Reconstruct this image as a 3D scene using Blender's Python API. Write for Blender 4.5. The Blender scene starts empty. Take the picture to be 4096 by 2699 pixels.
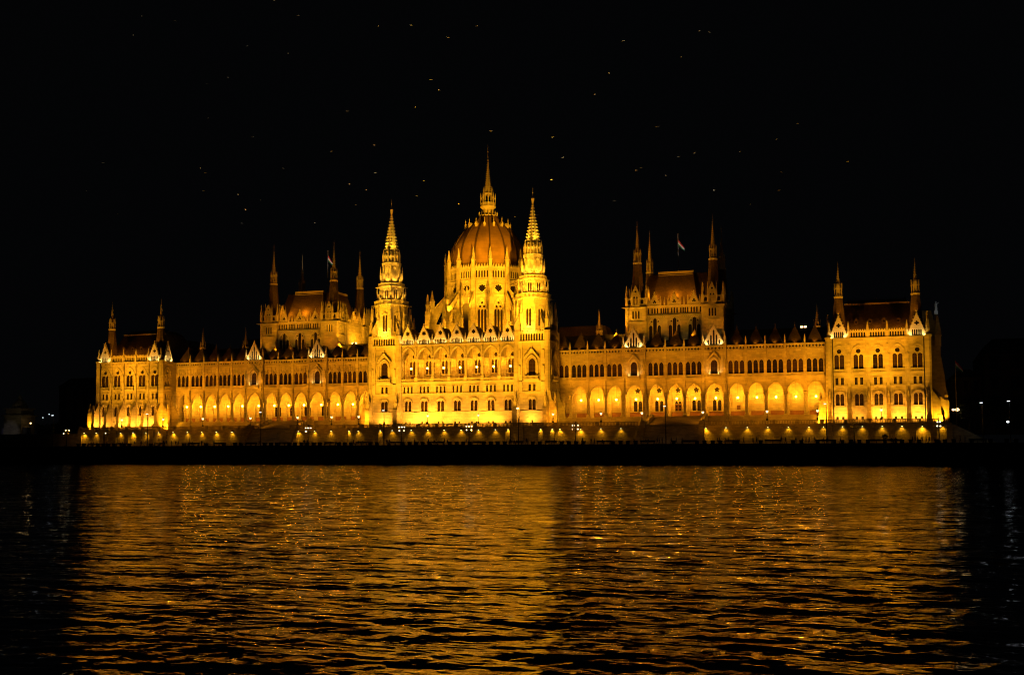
import bpy, math, random
import numpy as np
from mathutils import Vector, Matrix
from mathutils.geometry import tessellate_polygon
R = math.radians
random.seed(7)
scene = bpy.context.scene
COL = scene.collection

# ------------------------------------------------------------------ camera
cam_d = bpy.data.cameras.new("camera")
cam = bpy.data.objects.new("camera", cam_d); COL.objects.link(cam); scene.camera = cam
yaw, pit, rol = R(-18.44), R(3.24), R(-0.22)
CF = Vector((math.sin(yaw)*math.cos(pit), math.cos(yaw)*math.cos(pit), math.sin(pit)))
r0 = Vector((math.cos(yaw), -math.sin(yaw), 0)); u0 = r0.cross(CF)
r1 = r0*math.cos(rol)+u0*math.sin(rol); u1 = u0*math.cos(rol)-r0*math.sin(rol)
CAM = Vector((117.33, -310.07, 5.04))
mw = Matrix((r1, u1, -CF)).transposed().to_4x4(); mw.translation = CAM
cam.matrix_world = mw
cam_d.sensor_width = 36; cam_d.lens = 4356.36/4096*36; cam_d.shift_y = 184.19/4096
cam_d.clip_start = 1; cam_d.clip_end = 6000

# ------------------------------------------------------------------ world: a night sky
w = bpy.data.worlds.new("World"); scene.world = w; w.use_nodes = True
w.node_tree.nodes["Background"].inputs[0].default_value = (0.45, 0.5, 0.6, 1)
w.node_tree.nodes["Background"].inputs[1].default_value = 0.0009
scene.view_settings.view_transform = 'Standard'; scene.view_settings.look = 'None'
scene.view_settings.exposure = 1.3; scene.view_settings.gamma = 1
cy = scene.cycles
cy.use_denoising = True; cy.denoising_prefilter = 'ACCURATE'; cy.denoising_input_passes = 'RGB_ALBEDO_NORMAL'
cy.max_bounces = 5; cy.diffuse_bounces = 2; cy.glossy_bounces = 4
cy.caustics_reflective = False; cy.caustics_refractive = False
cy.sample_clamp_indirect = 1.3; cy.filter_width = 1.1; cy.use_adaptive_sampling = False
try: cy.use_light_tree = True
except Exception: pass

# colours of the lamps
def uplight(p, t, power): return spot(p, t, power, WHT, 130, .7, .12)
YEL = (1.0, 0.41, 0.010); ORA = (1.0, 0.335, 0.008); WARM = (1.0, 0.62, 0.22); WHT = (1.0, 0.72, 0.26); COLD = (0.85, 0.93, 1.0); SOD = (1.0, 0.5, 0.006)
def spot(p, t, power, color=YEL, size=60, blend=0.6, rad=0.3):
    d = bpy.data.lights.new("flood_and_fill_light", 'SPOT'); d.energy = power; d.color = color
    d.spot_size = R(size); d.spot_blend = blend; d.shadow_soft_size = rad
    o = bpy.data.objects.new("flood_and_fill_light", d); COL.objects.link(o)
    o.location = p; o.rotation_euler = (Vector(t)-Vector(p)).to_track_quat('-Z', 'Y').to_euler()
    return o
def point(p, power, color=YEL, rad=0.15):
    d = bpy.data.lights.new("flood_and_fill_light", 'POINT'); d.energy = power; d.color = color; d.shadow_soft_size = rad
    o = bpy.data.objects.new("flood_and_fill_light", d); COL.objects.link(o); o.location = p
    return o

# facade washes from quay and terrace edges
for x in range(-124, 129, 8):
    ax = abs(x)
    if ax < 30: spot((x, -31, 7), (x, -9.5, 29), 23000, YEL, 44, 0.7)
    elif ax < 104:
        spot((x, -14.6, 11.7), (x, 0, 29), 8000, ORA, 50, 0.8); spot((x, -31, 7), (x, 0, 21), 1500 if not 48 < ax < 76 else 200, ORA, 58, 1)
    else: spot((x, -31, 7), (x, -6.4, 30), 19500, YEL, 42, 0.7)
for x in range(-128, 135, 8):
    spot((x, -30, 9), (x, -15, 8), 170 if not (50 < abs(x) < 73) else 60, YEL, 96, 1)  # weak unseen fill row, added to brighten the retaining wall between its lamps
for s in (-1, 1): spot((s*97, -12, 11.5), (s*105.9, -3, 23), 3800, ORA, 80, .8)
# pools of light on the terrace, close to the walls
for s in (-1, 1):
    for k in range(5):
        spot((s*118.3+(k-2)*4.91, -9.4, 10.7), (s*118.3+(k-2)*4.91, -6.2, 19.5), (2300, 1000, 2700, 2100, 2700)[k], (1, .41, .035), 146, .8, .2)
    spot((s*118.3-15.5, -8, 10.7), (s*118.3-13, -3, 17), 2300, YEL, 120, 0.9, .2)
    spot((s*118.3+15.5, -8, 10.7), (s*118.3+13, -3, 17), 2300, YEL, 120, 0.9, .2)
    spot((s*23.4, -13.4, 10.7), (s*23.4, -10, 20), 2400, (1, .41, .035), 146, .8, .2)
    spot((s*31.5, -9, 10.8), (s*29.5, -5, 17), 1300, YEL, 110, 0.9, .2)
for x in (-14, -9.5, -3, 1.5, 7.5, 12.5):
    spot((x, -13.6, 10.7), (x, -9.3, 20), 2400+900*math.sin(x*3), (1, .41, .035), 146, .8, .2)
# towers and dome
for s in (-1, 1):
    spot((s*23+4, -31, 9), (s*22.8, -9.5, 50), 62000, YEL, 34, 0.8)
    spot((s*23-3, -30, 9), (s*22.8, -9, 66), 110000, (1, .5, .008), 24, 0.8)
    spot((s*23, -13.5, 36.2), (s*22.8, -9, 44), 1800, (1, .48, .045), 100, 0.8)
    spot((s*23+3, -31, 9), (s*22.8, -6.5, 71), 130000, (1, .48, .045), 13, 0.8)
    for zz, rr in ((38.9, 5.6), (49.5, 4.6), (55.0, 3.6)):
        for a in range(8):
            an = R(45*a)
            spot((s*22.8+rr*math.cos(an), -6.5+rr*math.sin(an), zz), (s*22.8, -6.5, zz+6), 300, (1, .48, .045), 110, .8, .1)
    spot((s*22.8-2.4, -9.4, 64.2), (s*22.8, -6.5, 72), 800, (1, .55, .03), 90, .7, .1)
    spot((s*22.8+2.4, -9.4, 64.2), (s*22.8, -6.5, 72), 800, (1, .55, .03), 90, .7, .1)
for x in (-16, -8, 0, 8, 16):
    spot((x*1.1, -4.5, 36.2), (x*.8, 5, 47), 15000, YEL, 110, 0.8)
spot((-22, 6, 37), (-10, 12, 50), 9000, YEL, 90, .8); spot((22, 6, 37), (10, 12, 50), 9000, YEL, 90, .8)
for a in range(10):
    an = R(-90+11.25+22.5*(a-5))
    spot((16.2*math.cos(an), 16.3+16.2*math.sin(an), 36.3), (13*math.cos(an), 16.3+13*math.sin(an), 46), 2600, YEL, 120, .8, .2)  # fill spots added inside the buttress ring to lift the lower drum
for a in range(12):
    an = R(-165+a*27.3)
    spot((17.8*math.cos(an), 16.3+17.8*math.sin(an), 46), (11*math.cos(an), 16.3+11*math.sin(an), 58), 2600, YEL, 100, .8, .2)
spot((60, -90, 9), (0, 14, 66), 680000, (1, .42, .01), 17, 0.8); spot((-30, -60, 9), (0, 14, 66), 60000, (1, .42, .01), 20, 0.8)
spot((40, -31, 9), (0, 14, 86), 24000, (1, .45, .02), 20, .8)
# chamber blocks
spot((-60, -31, 9), (-73.2, 28, 65), 16000, ORA, 10, .8)
for s in (-1, 1):
    for x in (50, 56, 62, 68, 74):
        spot((s*x, 1.2, 36.2), (s*x, 7, 44), 500, ORA if x % 4 else YEL, 110, .9, .2)
    spot((s*61.5, -31, 9), (s*61.5, 5, 43), 7500, (1, .42, .005), 26, .8)
    spot((s*61.5, -31, 9), (s*61.5, 8, 62), 4500, (1, .42, .01), 30, .8)
    spot((s*44.5, 2, 37), (s*48, 12, 45), 6000, YEL, 120, .9)
    spot((s*42, 18, 37), (s*48, 20, 45), 4200, YEL, 120, .9)
    for x in (55.5, 61.8, 67): point((s*x, 8.6, 49.4), 170 if x != 61.8 else 400, ORA)
    point((s*47.6, 19, 49.6), 260, ORA)
    # pavilion roofs and spires
    for x in (-5.5, 0, 5.5): point((s*118.3+x, -5.0, 35.6), 120, ORA)
    spot((s*118.3, -31, 9), (s*118.3, -1, 40), 18000, ORA, 34, .8)
    for x in (-9.8, 9.8): spot((s*118.3+x, -5.9, 39.2), (s*118.3+x, -3.5, 46), 110, ORA, 80, .8, .1)
# unseen upward spots, added only so that the gulls are lit
for x, tx in ((-60, -90), (-20, -40), (20, 30), (55, 70), (-95, -125)):
    spot((x, 40, 60), (tx, 15, 130), 13000, (1, .78, .45), 85, .8)

# ------------------------------------------------------------------ materials
def nodes(name):
    m = bpy.data.materials.new(name); m.use_nodes = True
    nt = m.node_tree; b = nt.nodes["Principled BSDF"]
    return m, nt, b
def plain(name, col, rough=0.6, metal=0.0, spec=0.4):
    m, nt, b = nodes(name)
    b.inputs["Base Color"].default_value = (*col, 1); b.inputs["Roughness"].default_value = rough
    b.inputs["Metallic"].default_value = metal; b.inputs["Specular IOR Level"].default_value = spec
    return m
def glow(name, col, s):
    m, nt, b = nodes(name)
    b.inputs["Base Color"].default_value = (*col, 1); b.inputs["Emission Color"].default_value = (*col, 1)
    b.inputs["Emission Strength"].default_value = s
    return m
def stone(name, col, var=0.25, bw=1.5, bh=0.55, bump=0.25, stain=0.3):
    m, nt, b = nodes(name); N = nt.nodes; L = nt.links
    tc = N.new("ShaderNodeTexCoord"); sep = N.new("ShaderNodeSeparateXYZ"); L.new(tc.outputs["Object"], sep.inputs[0])
    add = N.new("ShaderNodeMath"); add.operation = 'ADD'; L.new(sep.outputs[0], add.inputs[0]); L.new(sep.outputs[1], add.inputs[1])
    cmb = N.new("ShaderNodeCombineXYZ"); L.new(add.outputs[0], cmb.inputs[0]); L.new(sep.outputs[2], cmb.inputs[1])
    br = N.new("ShaderNodeTexBrick"); L.new(cmb.outputs[0], br.inputs["Vector"]); br.inputs["Scale"].default_value = 1
    br.inputs["Brick Width"].default_value = bw; br.inputs["Row Height"].default_value = bh; br.inputs["Mortar Size"].default_value = 0.03
    c = Vector(col)
    br.inputs["Color1"].default_value = (*(c*(1+var*.5)), 1); br.inputs["Color2"].default_value = (*(c*(1-var*.5)), 1); br.inputs["Mortar"].default_value = (*(c*.8), 1)
    no = N.new("ShaderNodeTexNoise"); no.inputs["Scale"].default_value = 0.23; no.inputs["Detail"].default_value = 6; L.new(tc.outputs["Object"], no.inputs["Vector"])
    ramp = N.new("ShaderNodeMapRange"); ramp.inputs[1].default_value = .3; ramp.inputs[2].default_value = .7; ramp.inputs[3].default_value = 1-stain; ramp.inputs[4].default_value = 1.06
    L.new(no.outputs[0], ramp.inputs[0])
    mul = N.new("ShaderNodeMix"); mul.data_type = 'RGBA'; mul.blend_type = 'MULTIPLY'; mul.inputs[0].default_value = 1
    L.new(br.outputs[0], mul.inputs[6]); L.new(ramp.outputs[0], mul.inputs[7]); L.new(mul.outputs[2], b.inputs["Base Color"])
    bp = N.new("ShaderNodeBump"); bp.inputs["Strength"].default_value = bump; bp.inputs["Distance"].default_value = .06
    n2 = N.new("ShaderNodeTexNoise"); n2.inputs["Scale"].default_value = 2.5; n2.inputs["Detail"].default_value = 5; L.new(tc.outputs["Object"], n2.inputs["Vector"])
    ma = N.new("ShaderNodeMath"); ma.operation = 'MULTIPLY_ADD'; ma.inputs[1].default_value = -.6; L.new(br.outputs[1], ma.inputs[0]); L.new(n2.outputs[0], ma.inputs[2])
    L.new(ma.outputs[0], bp.inputs["Height"]); L.new(bp.outputs[0], b.inputs["Normal"])
    b.inputs["Roughness"].default_value = .85; b.inputs["Specular IOR Level"].default_value = .2
    return m
STONE = stone("limestone", (.46, .39, .24), .3)
STONE2 = stone("limestone_trim", (.54, .46, .3), .12, .9, .4, .2, .2)
QUAY = stone("quay_stone", (.28, .22, .12), .45, 1.2, .42, .8, .45)
TILE = stone("roof_tile", (.125, .085, .045), .5, .45, .25, .7, .35)
COPPER = stone("dome_copper", (.33, .19, .06), .15, 2.6, 1.2, .15, .4)
RIB = plain("dome_rib_metal", (.10, .06, .03), .6, .2)
SLATE = stone("dark_slate", (.06, .05, .045), .4, .4, .2, .6, .3)
GLASS = plain("dark_window_glass", (.008, .005, .003), .3, 0, .3)
GLASS2 = plain("curtained_window_glass", (.028, .013, .005), .5, 0, .2)
FRAME = plain("brown_window_frame", (.045, .022, .01), .6)
IRON = plain("dark_iron", (.02, .02, .02), .5, .6)
LIT_IRON = plain("finial_iron_lit", (.3, .22, .12), .5, 0)  # iron finials coloured paler, so the light on them is in the colour
WOOD = plain("dark_door_wood", (.14, .06, .025), .6)
GLOBE = glow("lamp_globe_warm", (1, .45, .03), 42)
GLOBET = glow("lamp_globe_terrace", (1, .62, .24), 1.7)
GLOBEW = glow("lamp_head_white", (.85, .93, 1), .8)
FIX = glow("wall_lamp_lens", (1, .75, .3), 5)
BLACK = plain("soot_dark_cloth", (.018, .016, .015), .9)
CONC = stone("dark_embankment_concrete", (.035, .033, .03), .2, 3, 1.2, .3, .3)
ASPH = plain("asphalt", (.045, .045, .045), .9)
LEAFM = plain("dark_leaves", (.03, .05, .02), .8)

# ------------------------------------------------------------------ mesh builder
class MB:
    def __init__(s): s.v = []; s.f = []; s.m = []; s.T = Matrix(); s.mi = 0
    def add(s, vs, fs):
        n = len(s.v); T = s.T
        s.v += [tuple(T @ Vector(p)) for p in vs]; s.f += [tuple(n+i for i in f) for f in fs]; s.m += [s.mi]*len(fs)
        return s
    def box(s, x0, x1, y0, y1, z0, z1):
        return s.add([(x0,y0,z0),(x1,y0,z0),(x1,y1,z0),(x0,y1,z0),(x0,y0,z1),(x1,y0,z1),(x1,y1,z1),(x0,y1,z1)],
                     [(0,3,2,1),(4,5,6,7),(0,1,5,4),(1,2,6,5),(2,3,7,6),(3,0,4,7)])
    def tbox(s, x0, x1, y0, y1, z0, X0, X1, Y0, Y1, z1):
        return s.add([(x0,y0,z0),(x1,y0,z0),(x1,y1,z0),(x0,y1,z0),(X0,Y0,z1),(X1,Y0,z1),(X1,Y1,z1),(X0,Y1,z1)],
                     [(0,3,2,1),(4,5,6,7),(0,1,5,4),(1,2,6,5),(2,3,7,6),(3,0,4,7)])
    def ring(s, cx, cy, prof, n=8, rot=0.0, cap=True):       # stacked n-gons: prof = [(r, z)...]
        vs = []; fs = []
        for r, z in prof:
            for k in range(n):
                a = rot+2*math.pi*k/n; vs.append((cx+r*math.cos(a), cy+r*math.sin(a), z))
        for i in range(len(prof)-1):
            for k in range(n):
                a = i*n+k; b = i*n+(k+1) % n; fs.append((a, b, b+n, a+n))
        if cap: fs.append(tuple(range(n))[::-1]); fs.append(tuple((len(prof)-1)*n+k for k in range(n)))
        return s.add(vs, fs)
    def prism(s, poly, y0, y1):                               # polygon in XZ pushed through y
        n = len(poly)
        return s.add([(x, y0, z) for x, z in poly]+[(x, y1, z) for x, z in poly],
                     [tuple(range(n)), tuple(range(2*n-1, n-1, -1))]+[(i, i+n, (i+1) % n+n, (i+1) % n) for i in range(n)])
    def sprism(s, poly, x0, x1):                              # polygon in YZ pushed through x
        n = len(poly)
        return s.add([(x0, y, z) for y, z in poly]+[(x1, y, z) for y, z in poly],
                     [tuple(range(n)), tuple(range(2*n-1, n-1, -1))]+[(i, i+n, (i+1) % n+n, (i+1) % n) for i in range(n)])
    def panel(s, outer, holes, y, rev=.4):                    # flat wall with openings and their reveals
        lp = [[Vector((x, z, 0)) for x, z in l] for l in [outer]+holes]
        flat = [p for l in lp for p in l]
        tris = tessellate_polygon(lp)
        s.add([(p.x, y, p.y) for p in flat], [tuple(t) for t in tris])
        for h in holes:
            n = len(h)
            s.add([(x, y, z) for x, z in h]+[(x, y+rev, z) for x, z in h], [(i, i+n, (i+1) % n+n, (i+1) % n) for i in range(n)])
        return s
    def face(s, poly, y):
        return s.add([(x, y, z) for x, z in poly], [tuple(range(len(poly)))])
    def band(s, a, b, y0, y1):                                # strip between two equally long open curves in XZ
        n = len(a)
        vs = [(x, y0, z) for x, z in a]+[(x, y0, z) for x, z in b]+[(x, y1, z) for x, z in a]+[(x, y1, z) for x, z in b]
        fs = []
        for i in range(n-1):
            fs += [(i, i+1, n+i+1, n+i), (2*n+i, 2*n+i+1, i+1, i), (n+i, n+i+1, 3*n+i+1, 3*n+i)]
        return s.add(vs, fs)
    def tube(s, a, b, r, R2=None, n=6):
        a = Vector(a); b = Vector(b); d = (b-a).normalized(); R2 = r if R2 is None else R2
        u = d.orthogonal().normalized(); v = d.cross(u); vs = []
        for p, q in ((a, r), (b, R2)):
            for k in range(n):
                t = 2*math.pi*k/n; vs.append(tuple(p+u*q*math.cos(t)+v*q*math.sin(t)))
        return s.add(vs, [(k, (k+1) % n, n+(k+1) % n, n+k) for k in range(n)]+[tuple(range(n))[::-1], tuple(range(n, 2*n))])
    def ball(s, c, r, n=8, m=6, sz=1.0):
        prof = [(max(r*math.sin(math.pi*i/m), .001), c[2]-r*sz*math.cos(math.pi*i/m)) for i in range(m+1)]
        return s.ring(c[0], c[1], prof, n)
    def mesh(s, name, mats):
        me = bpy.data.meshes.new(name); me.from_pydata(s.v, [], s.f)
        for m in (mats if isinstance(mats, (list, tuple)) else [mats]): me.materials.append(m)
        me.polygons.foreach_set("material_index", s.m); me.update()
        return me
def put(name, me, parent=None, M=None, **props):
    o = bpy.data.objects.new(name, me); COL.objects.link(o)
    if parent is not None: o.parent = parent
    if M is not None: o.matrix_local = M
    for k, v in props.items(): o[k] = v
    return o
def build(name, mb, mats, parent=None, M=None, **props): return put(name, mb.mesh(name, mats), parent, M, **props)
def empty(name, loc=(0, 0, 0), parent=None, **props): return put(name, None, parent, Matrix.Translation(loc), **props)
def TR(x, y, z, rz=0, s=(1, 1, 1)): return Matrix.Translation((x, y, z)) @ Matrix.Rotation(rz, 4, 'Z') @ Matrix.Diagonal((*s, 1))
def words_ord(i, n):
    base = ['first', 'second', 'third', 'fourth', 'fifth', 'sixth', 'seventh', 'eighth', 'ninth', 'tenth']
    def o(k):
        return base[k] if k < 10 else "%d%s" % (k+1, {1: 'st', 2: 'nd', 3: 'rd'}.get((k+1) % 10 if (k+1) not in (11, 12, 13) else 0, 'th'))
    return (o(i)+" from the left") if i <= n//2 else (o(n-1-i)+" from the right")

# curves
def arcpts(cx, hw, zs, zt, n=6):           # pointed or round arch from the right spring over to the left spring
    h = zt-zs
    if h <= hw*1.001:
        return [(cx+hw*math.cos(math.pi*i/(2*n)), zs+h*math.sin(math.pi*i/(2*n))) for i in range(2*n+1)]
    c = (h*h-hw*hw)/(2*hw); Rr = c+hw; am = math.acos(c/Rr); pts = []
    for i in range(n+1):
        a = am*i/n; pts.append((cx-c+Rr*math.cos(a), zs+Rr*math.sin(a)))
    for i in range(n-1, -1, -1):
        a = am*i/n; pts.append((cx+c-Rr*math.cos(a), zs+Rr*math.sin(a)))
    return pts
def lancet(cx, hw, z0, zs, zt, n=3): return [(cx-hw, z0), (cx+hw, z0)]+arcpts(cx, hw, zs, zt, n)
def rect(x0, x1, z0, z1): return [(x0, z0), (x1, z0), (x1, z1), (x0, z1)]
def circ(cx, cz, r, n=12): return [(cx+r*math.cos(2*math.pi*i/n), cz+r*math.sin(2*math.pi*i/n)) for i in range(n)]
def foil(cx, cz, r, k, n=6):               # k-lobed opening
    d = r/(1+math.sin(math.pi/k)*1.08); q = r-d; pts = []; sp = math.pi/2+math.pi/k-.12
    for j in range(k):
        a0 = 2*math.pi*j/k+math.pi/2
        for i in range(n):
            a = a0+(2*i/(n-1)-1)*sp
            pts.append((cx+d*math.cos(a0)+q*math.cos(a), cz+d*math.sin(a0)+q*math.sin(a)))
    return pts
def hood(mb, cx, hw, zs, zt, th, y0, y1, n=6): mb.band(arcpts(cx, hw, zs, zt, n), arcpts(cx, hw+th, zs, zt+th, n), y0, y1)

# ------------------------------------------------------------------ shared pieces
def spire(mb, cx, cy, r, z0, z1, n=8, rows=14, c=.16, rot=None):
    rot = math.pi/n if rot is None else rot
    mb.ring(cx, cy, [(r, z0), (r*.06, z1)], n, rot)
    for i in range(rows):
        t = (i+.3)/rows; z = z0+(z1-z0)*t; rr = r*(1-.94*t)+c*.4; cc = c*(1-.55*t)
        for k in range(n):
            a = rot+2*math.pi*k/n; x = cx+rr*math.cos(a); y = cy+rr*math.sin(a)
            mb.add([(x-cc, y, z), (x, y-cc, z), (x+cc, y, z), (x, y+cc, z), (x, y, z+cc), (x, y, z-cc*.8)],
                   [(0, 1, 4), (1, 2, 4), (2, 3, 4), (3, 0, 4), (1, 0, 5), (2, 1, 5), (3, 2, 5), (0, 3, 5)])
def finial(mb, cx, cy, z, h, r):           # iron rod with knobs above a spire
    mb.tube((cx, cy, z), (cx, cy, z+h), r, r*.3, 5)
    for t, q in ((.12, 3.2), (.3, 1.8), (.62, 2.4)): mb.ball((cx, cy, z+h*t), r*q, 6, 4)
def pinn_mesh():
    mb = MB(); mb.box(-.5, .5, -.5, .5, 0, .38)
    mb.box(-.62, .62, -.62, .62, .34, .38)
    for sx, sy in ((1, 0), (-1, 0), (0, 1), (0, -1)):
        if sx: mb.sprism([(-.5, .38), (.5, .38), (0, .52)], sx*.3, sx*.56)
        else: mb.prism([(-.5, .38), (.5, .38), (0, .52)], sy*.3, sy*.56)
    spire(mb, 0, 0, .42, .4, .95, 4, 5, .16, 0)
    mb.ball((0, 0, .965), .13, 6, 4, .25)
    return mb.mesh("pinnacle", [STONE2])
PINN = pinn_mesh()
def pinnacle(par, x, y, z, h, wd, rz=0): return put("pinnacle", PINN, par, TR(x, y, z, rz, (wd, wd, h)))
def win_mesh(name, shapes, glass=0, bars=(), depth=.34, mull=()):
    mb = MB()
    for sh in shapes:
        mb.mi = glass; mb.face(sh, depth)
        xs = [p[0] for p in sh]; zs = [p[1] for p in sh]; x0, x1, z0, z1 = min(xs), max(xs), min(zs), max(zs)
        mb.mi = 2
        if len(sh) > 4 or (z1-z0) > 1.2:
            for b in bars: mb.box(x0, x1, depth-.07, depth-.02, z0+(z1-z0)*b-.05, z0+(z1-z0)*b+.05)
            mb.box((x0+x1)/2-.04, (x0+x1)/2+.04, depth-.06, depth-.015, z0, z1-.1)
            mb.box(x0, x0+.07, depth-.08, depth-.02, z0, z0+(z1-z0)*.8); mb.box(x1-.07, x1, depth-.08, depth-.02, z0, z0+(z1-z0)*.8)
    return mb.mesh(name, [GLASS, GLASS2, FRAME])
def balus(mb, x0, x1, y, z0, z1, step=.38, th=.28):
    mb.box(x0, x1, y-th*.6, y+th*.6, z1-.17, z1); mb.box(x0, x1, y-th*.5, y+th*.5, z0, z0+.14)
    n = max(1, int((x1-x0)/step))
    for i in range(n):
        x = x0+(i+.5)*(x1-x0)/n; mb.box(x-.09, x+.09, y-.09, y+.09, z0+.14, z1-.17)
def gable(name, par, M, hw, h, holes, crock=8, th=.45, side=0, backroof=None):
    mb = MB(); mb.panel([(-hw, 0), (hw, 0), (hw, .35), (0, h), (-hw, .35)], holes, 0, .3)
    mb.face([(-hw, 0), (hw, 0), (hw, .35), (0, h), (-hw, .35)], th)
    for s in (-1, 1):
        n = 1
        mb.band([(s*hw, .3), (0, h)], [(s*(hw+.16), .42), (0, h+.32)], -.16, th+.05)
        for i in range(crock):
            t = (i+.6)/crock; x = s*(hw+.16)*(1-t); z = .42+(h-.1)*t
            mb.add([(x-.02, -.1, z), (x+s*.3, .1, z+.12), (x-.02, .3, z), (x, .1, z+.34), (x+s*.05, .1, z-.1)], [(0, 1, 3), (1, 2, 3), (0, 4, 1), (1, 4, 2)])
    mb.tube((0, .1, h), (0, .1, h+.95), .12, .05, 5); mb.ball((0, .1, h+.72), .24, 6, 4)
    mb.mi = 1
    for q in holes: mb.face(q, .32)
    return build(name, mb, [STONE2, GLASS], par, M)

PARL = empty("parliament_building", (0, 0, 0), label="long floodlit neo-Gothic parliament with dome, spires and arcaded wings on the far bank", category="parliament")

# window units, local origin at the bay centre on the wall face, z = real height
W_base = lambda: win_mesh("basement_window", [rect(-1.05, -.42, 11.5, 12.3), rect(.42, 1.05, 11.5, 12.3)], 0)
ARCH2 = [lancet(-.58, .49, 15.25, 17.8, 18.4), lancet(.58, .49, 15.25, 17.8, 18.4)]
RECT2 = [rect(-1.07, -.32, 20.75, 22.7), rect(.32, 1.07, 20.75, 22.7)]
RECT3 = [rect(-1.5, -.92, 20.75, 22.7), rect(-.29, .29, 20.75, 22.7), rect(.92, 1.5, 20.75, 22.7)]
TALL2 = [lancet(-.7, .6, 24.95, 28.2, 28.9), lancet(.7, .6, 24.95, 28.2, 28.9)]
BASE2 = [rect(-1.05, -.42, 11.5, 12.3), rect(.42, 1.05, 11.5, 12.3)]
ROUND = [circ(0, 29.75, .6)]
M_base = win_mesh("basement_window", BASE2, 0)
M_arch = win_mesh("arched_window", ARCH2, 1, (.3, .62))
M_arch_dark = win_mesh("arched_window", ARCH2, 0, (.3, .62))
M_rect2 = win_mesh("square_window", RECT2, 0, (.5,)); M_rect3 = win_mesh("square_window", RECT3, 0, (.5,))
M_tall = win_mesh("tall_window", TALL2, 1, (.33, .78)); M_tall_dark = win_mesh("tall_window", TALL2, 0, (.33, .78))
M_round = win_mesh("round_window", ROUND, 0)

def lower_bay(mb, hw, rects, z1, extra=(), base=BASE2, z0=10.3):
    """one bay of the common base storeys on the local face y=0"""
    mb.panel(rect(-hw, hw, z0, z1), list(base)+ARCH2+list(rects)+list(extra), 0, .4)
    hood(mb, 0, 1.3, 17.9, 18.95, .22, -.28, 0)
    mb.box(-1.3, 1.3, -.2, 0, 15.0, 15.2)
    mb.box(-.1, .1, -.1, .25, 15.2, 18.0)
    xw = max(p[0] for r in rects for p in r)+.2
    mb.box(-xw, xw, -.18, 0, 22.72, 22.9); mb.box(-xw, xw, -.12, 0, 20.6, 20.74)

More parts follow.
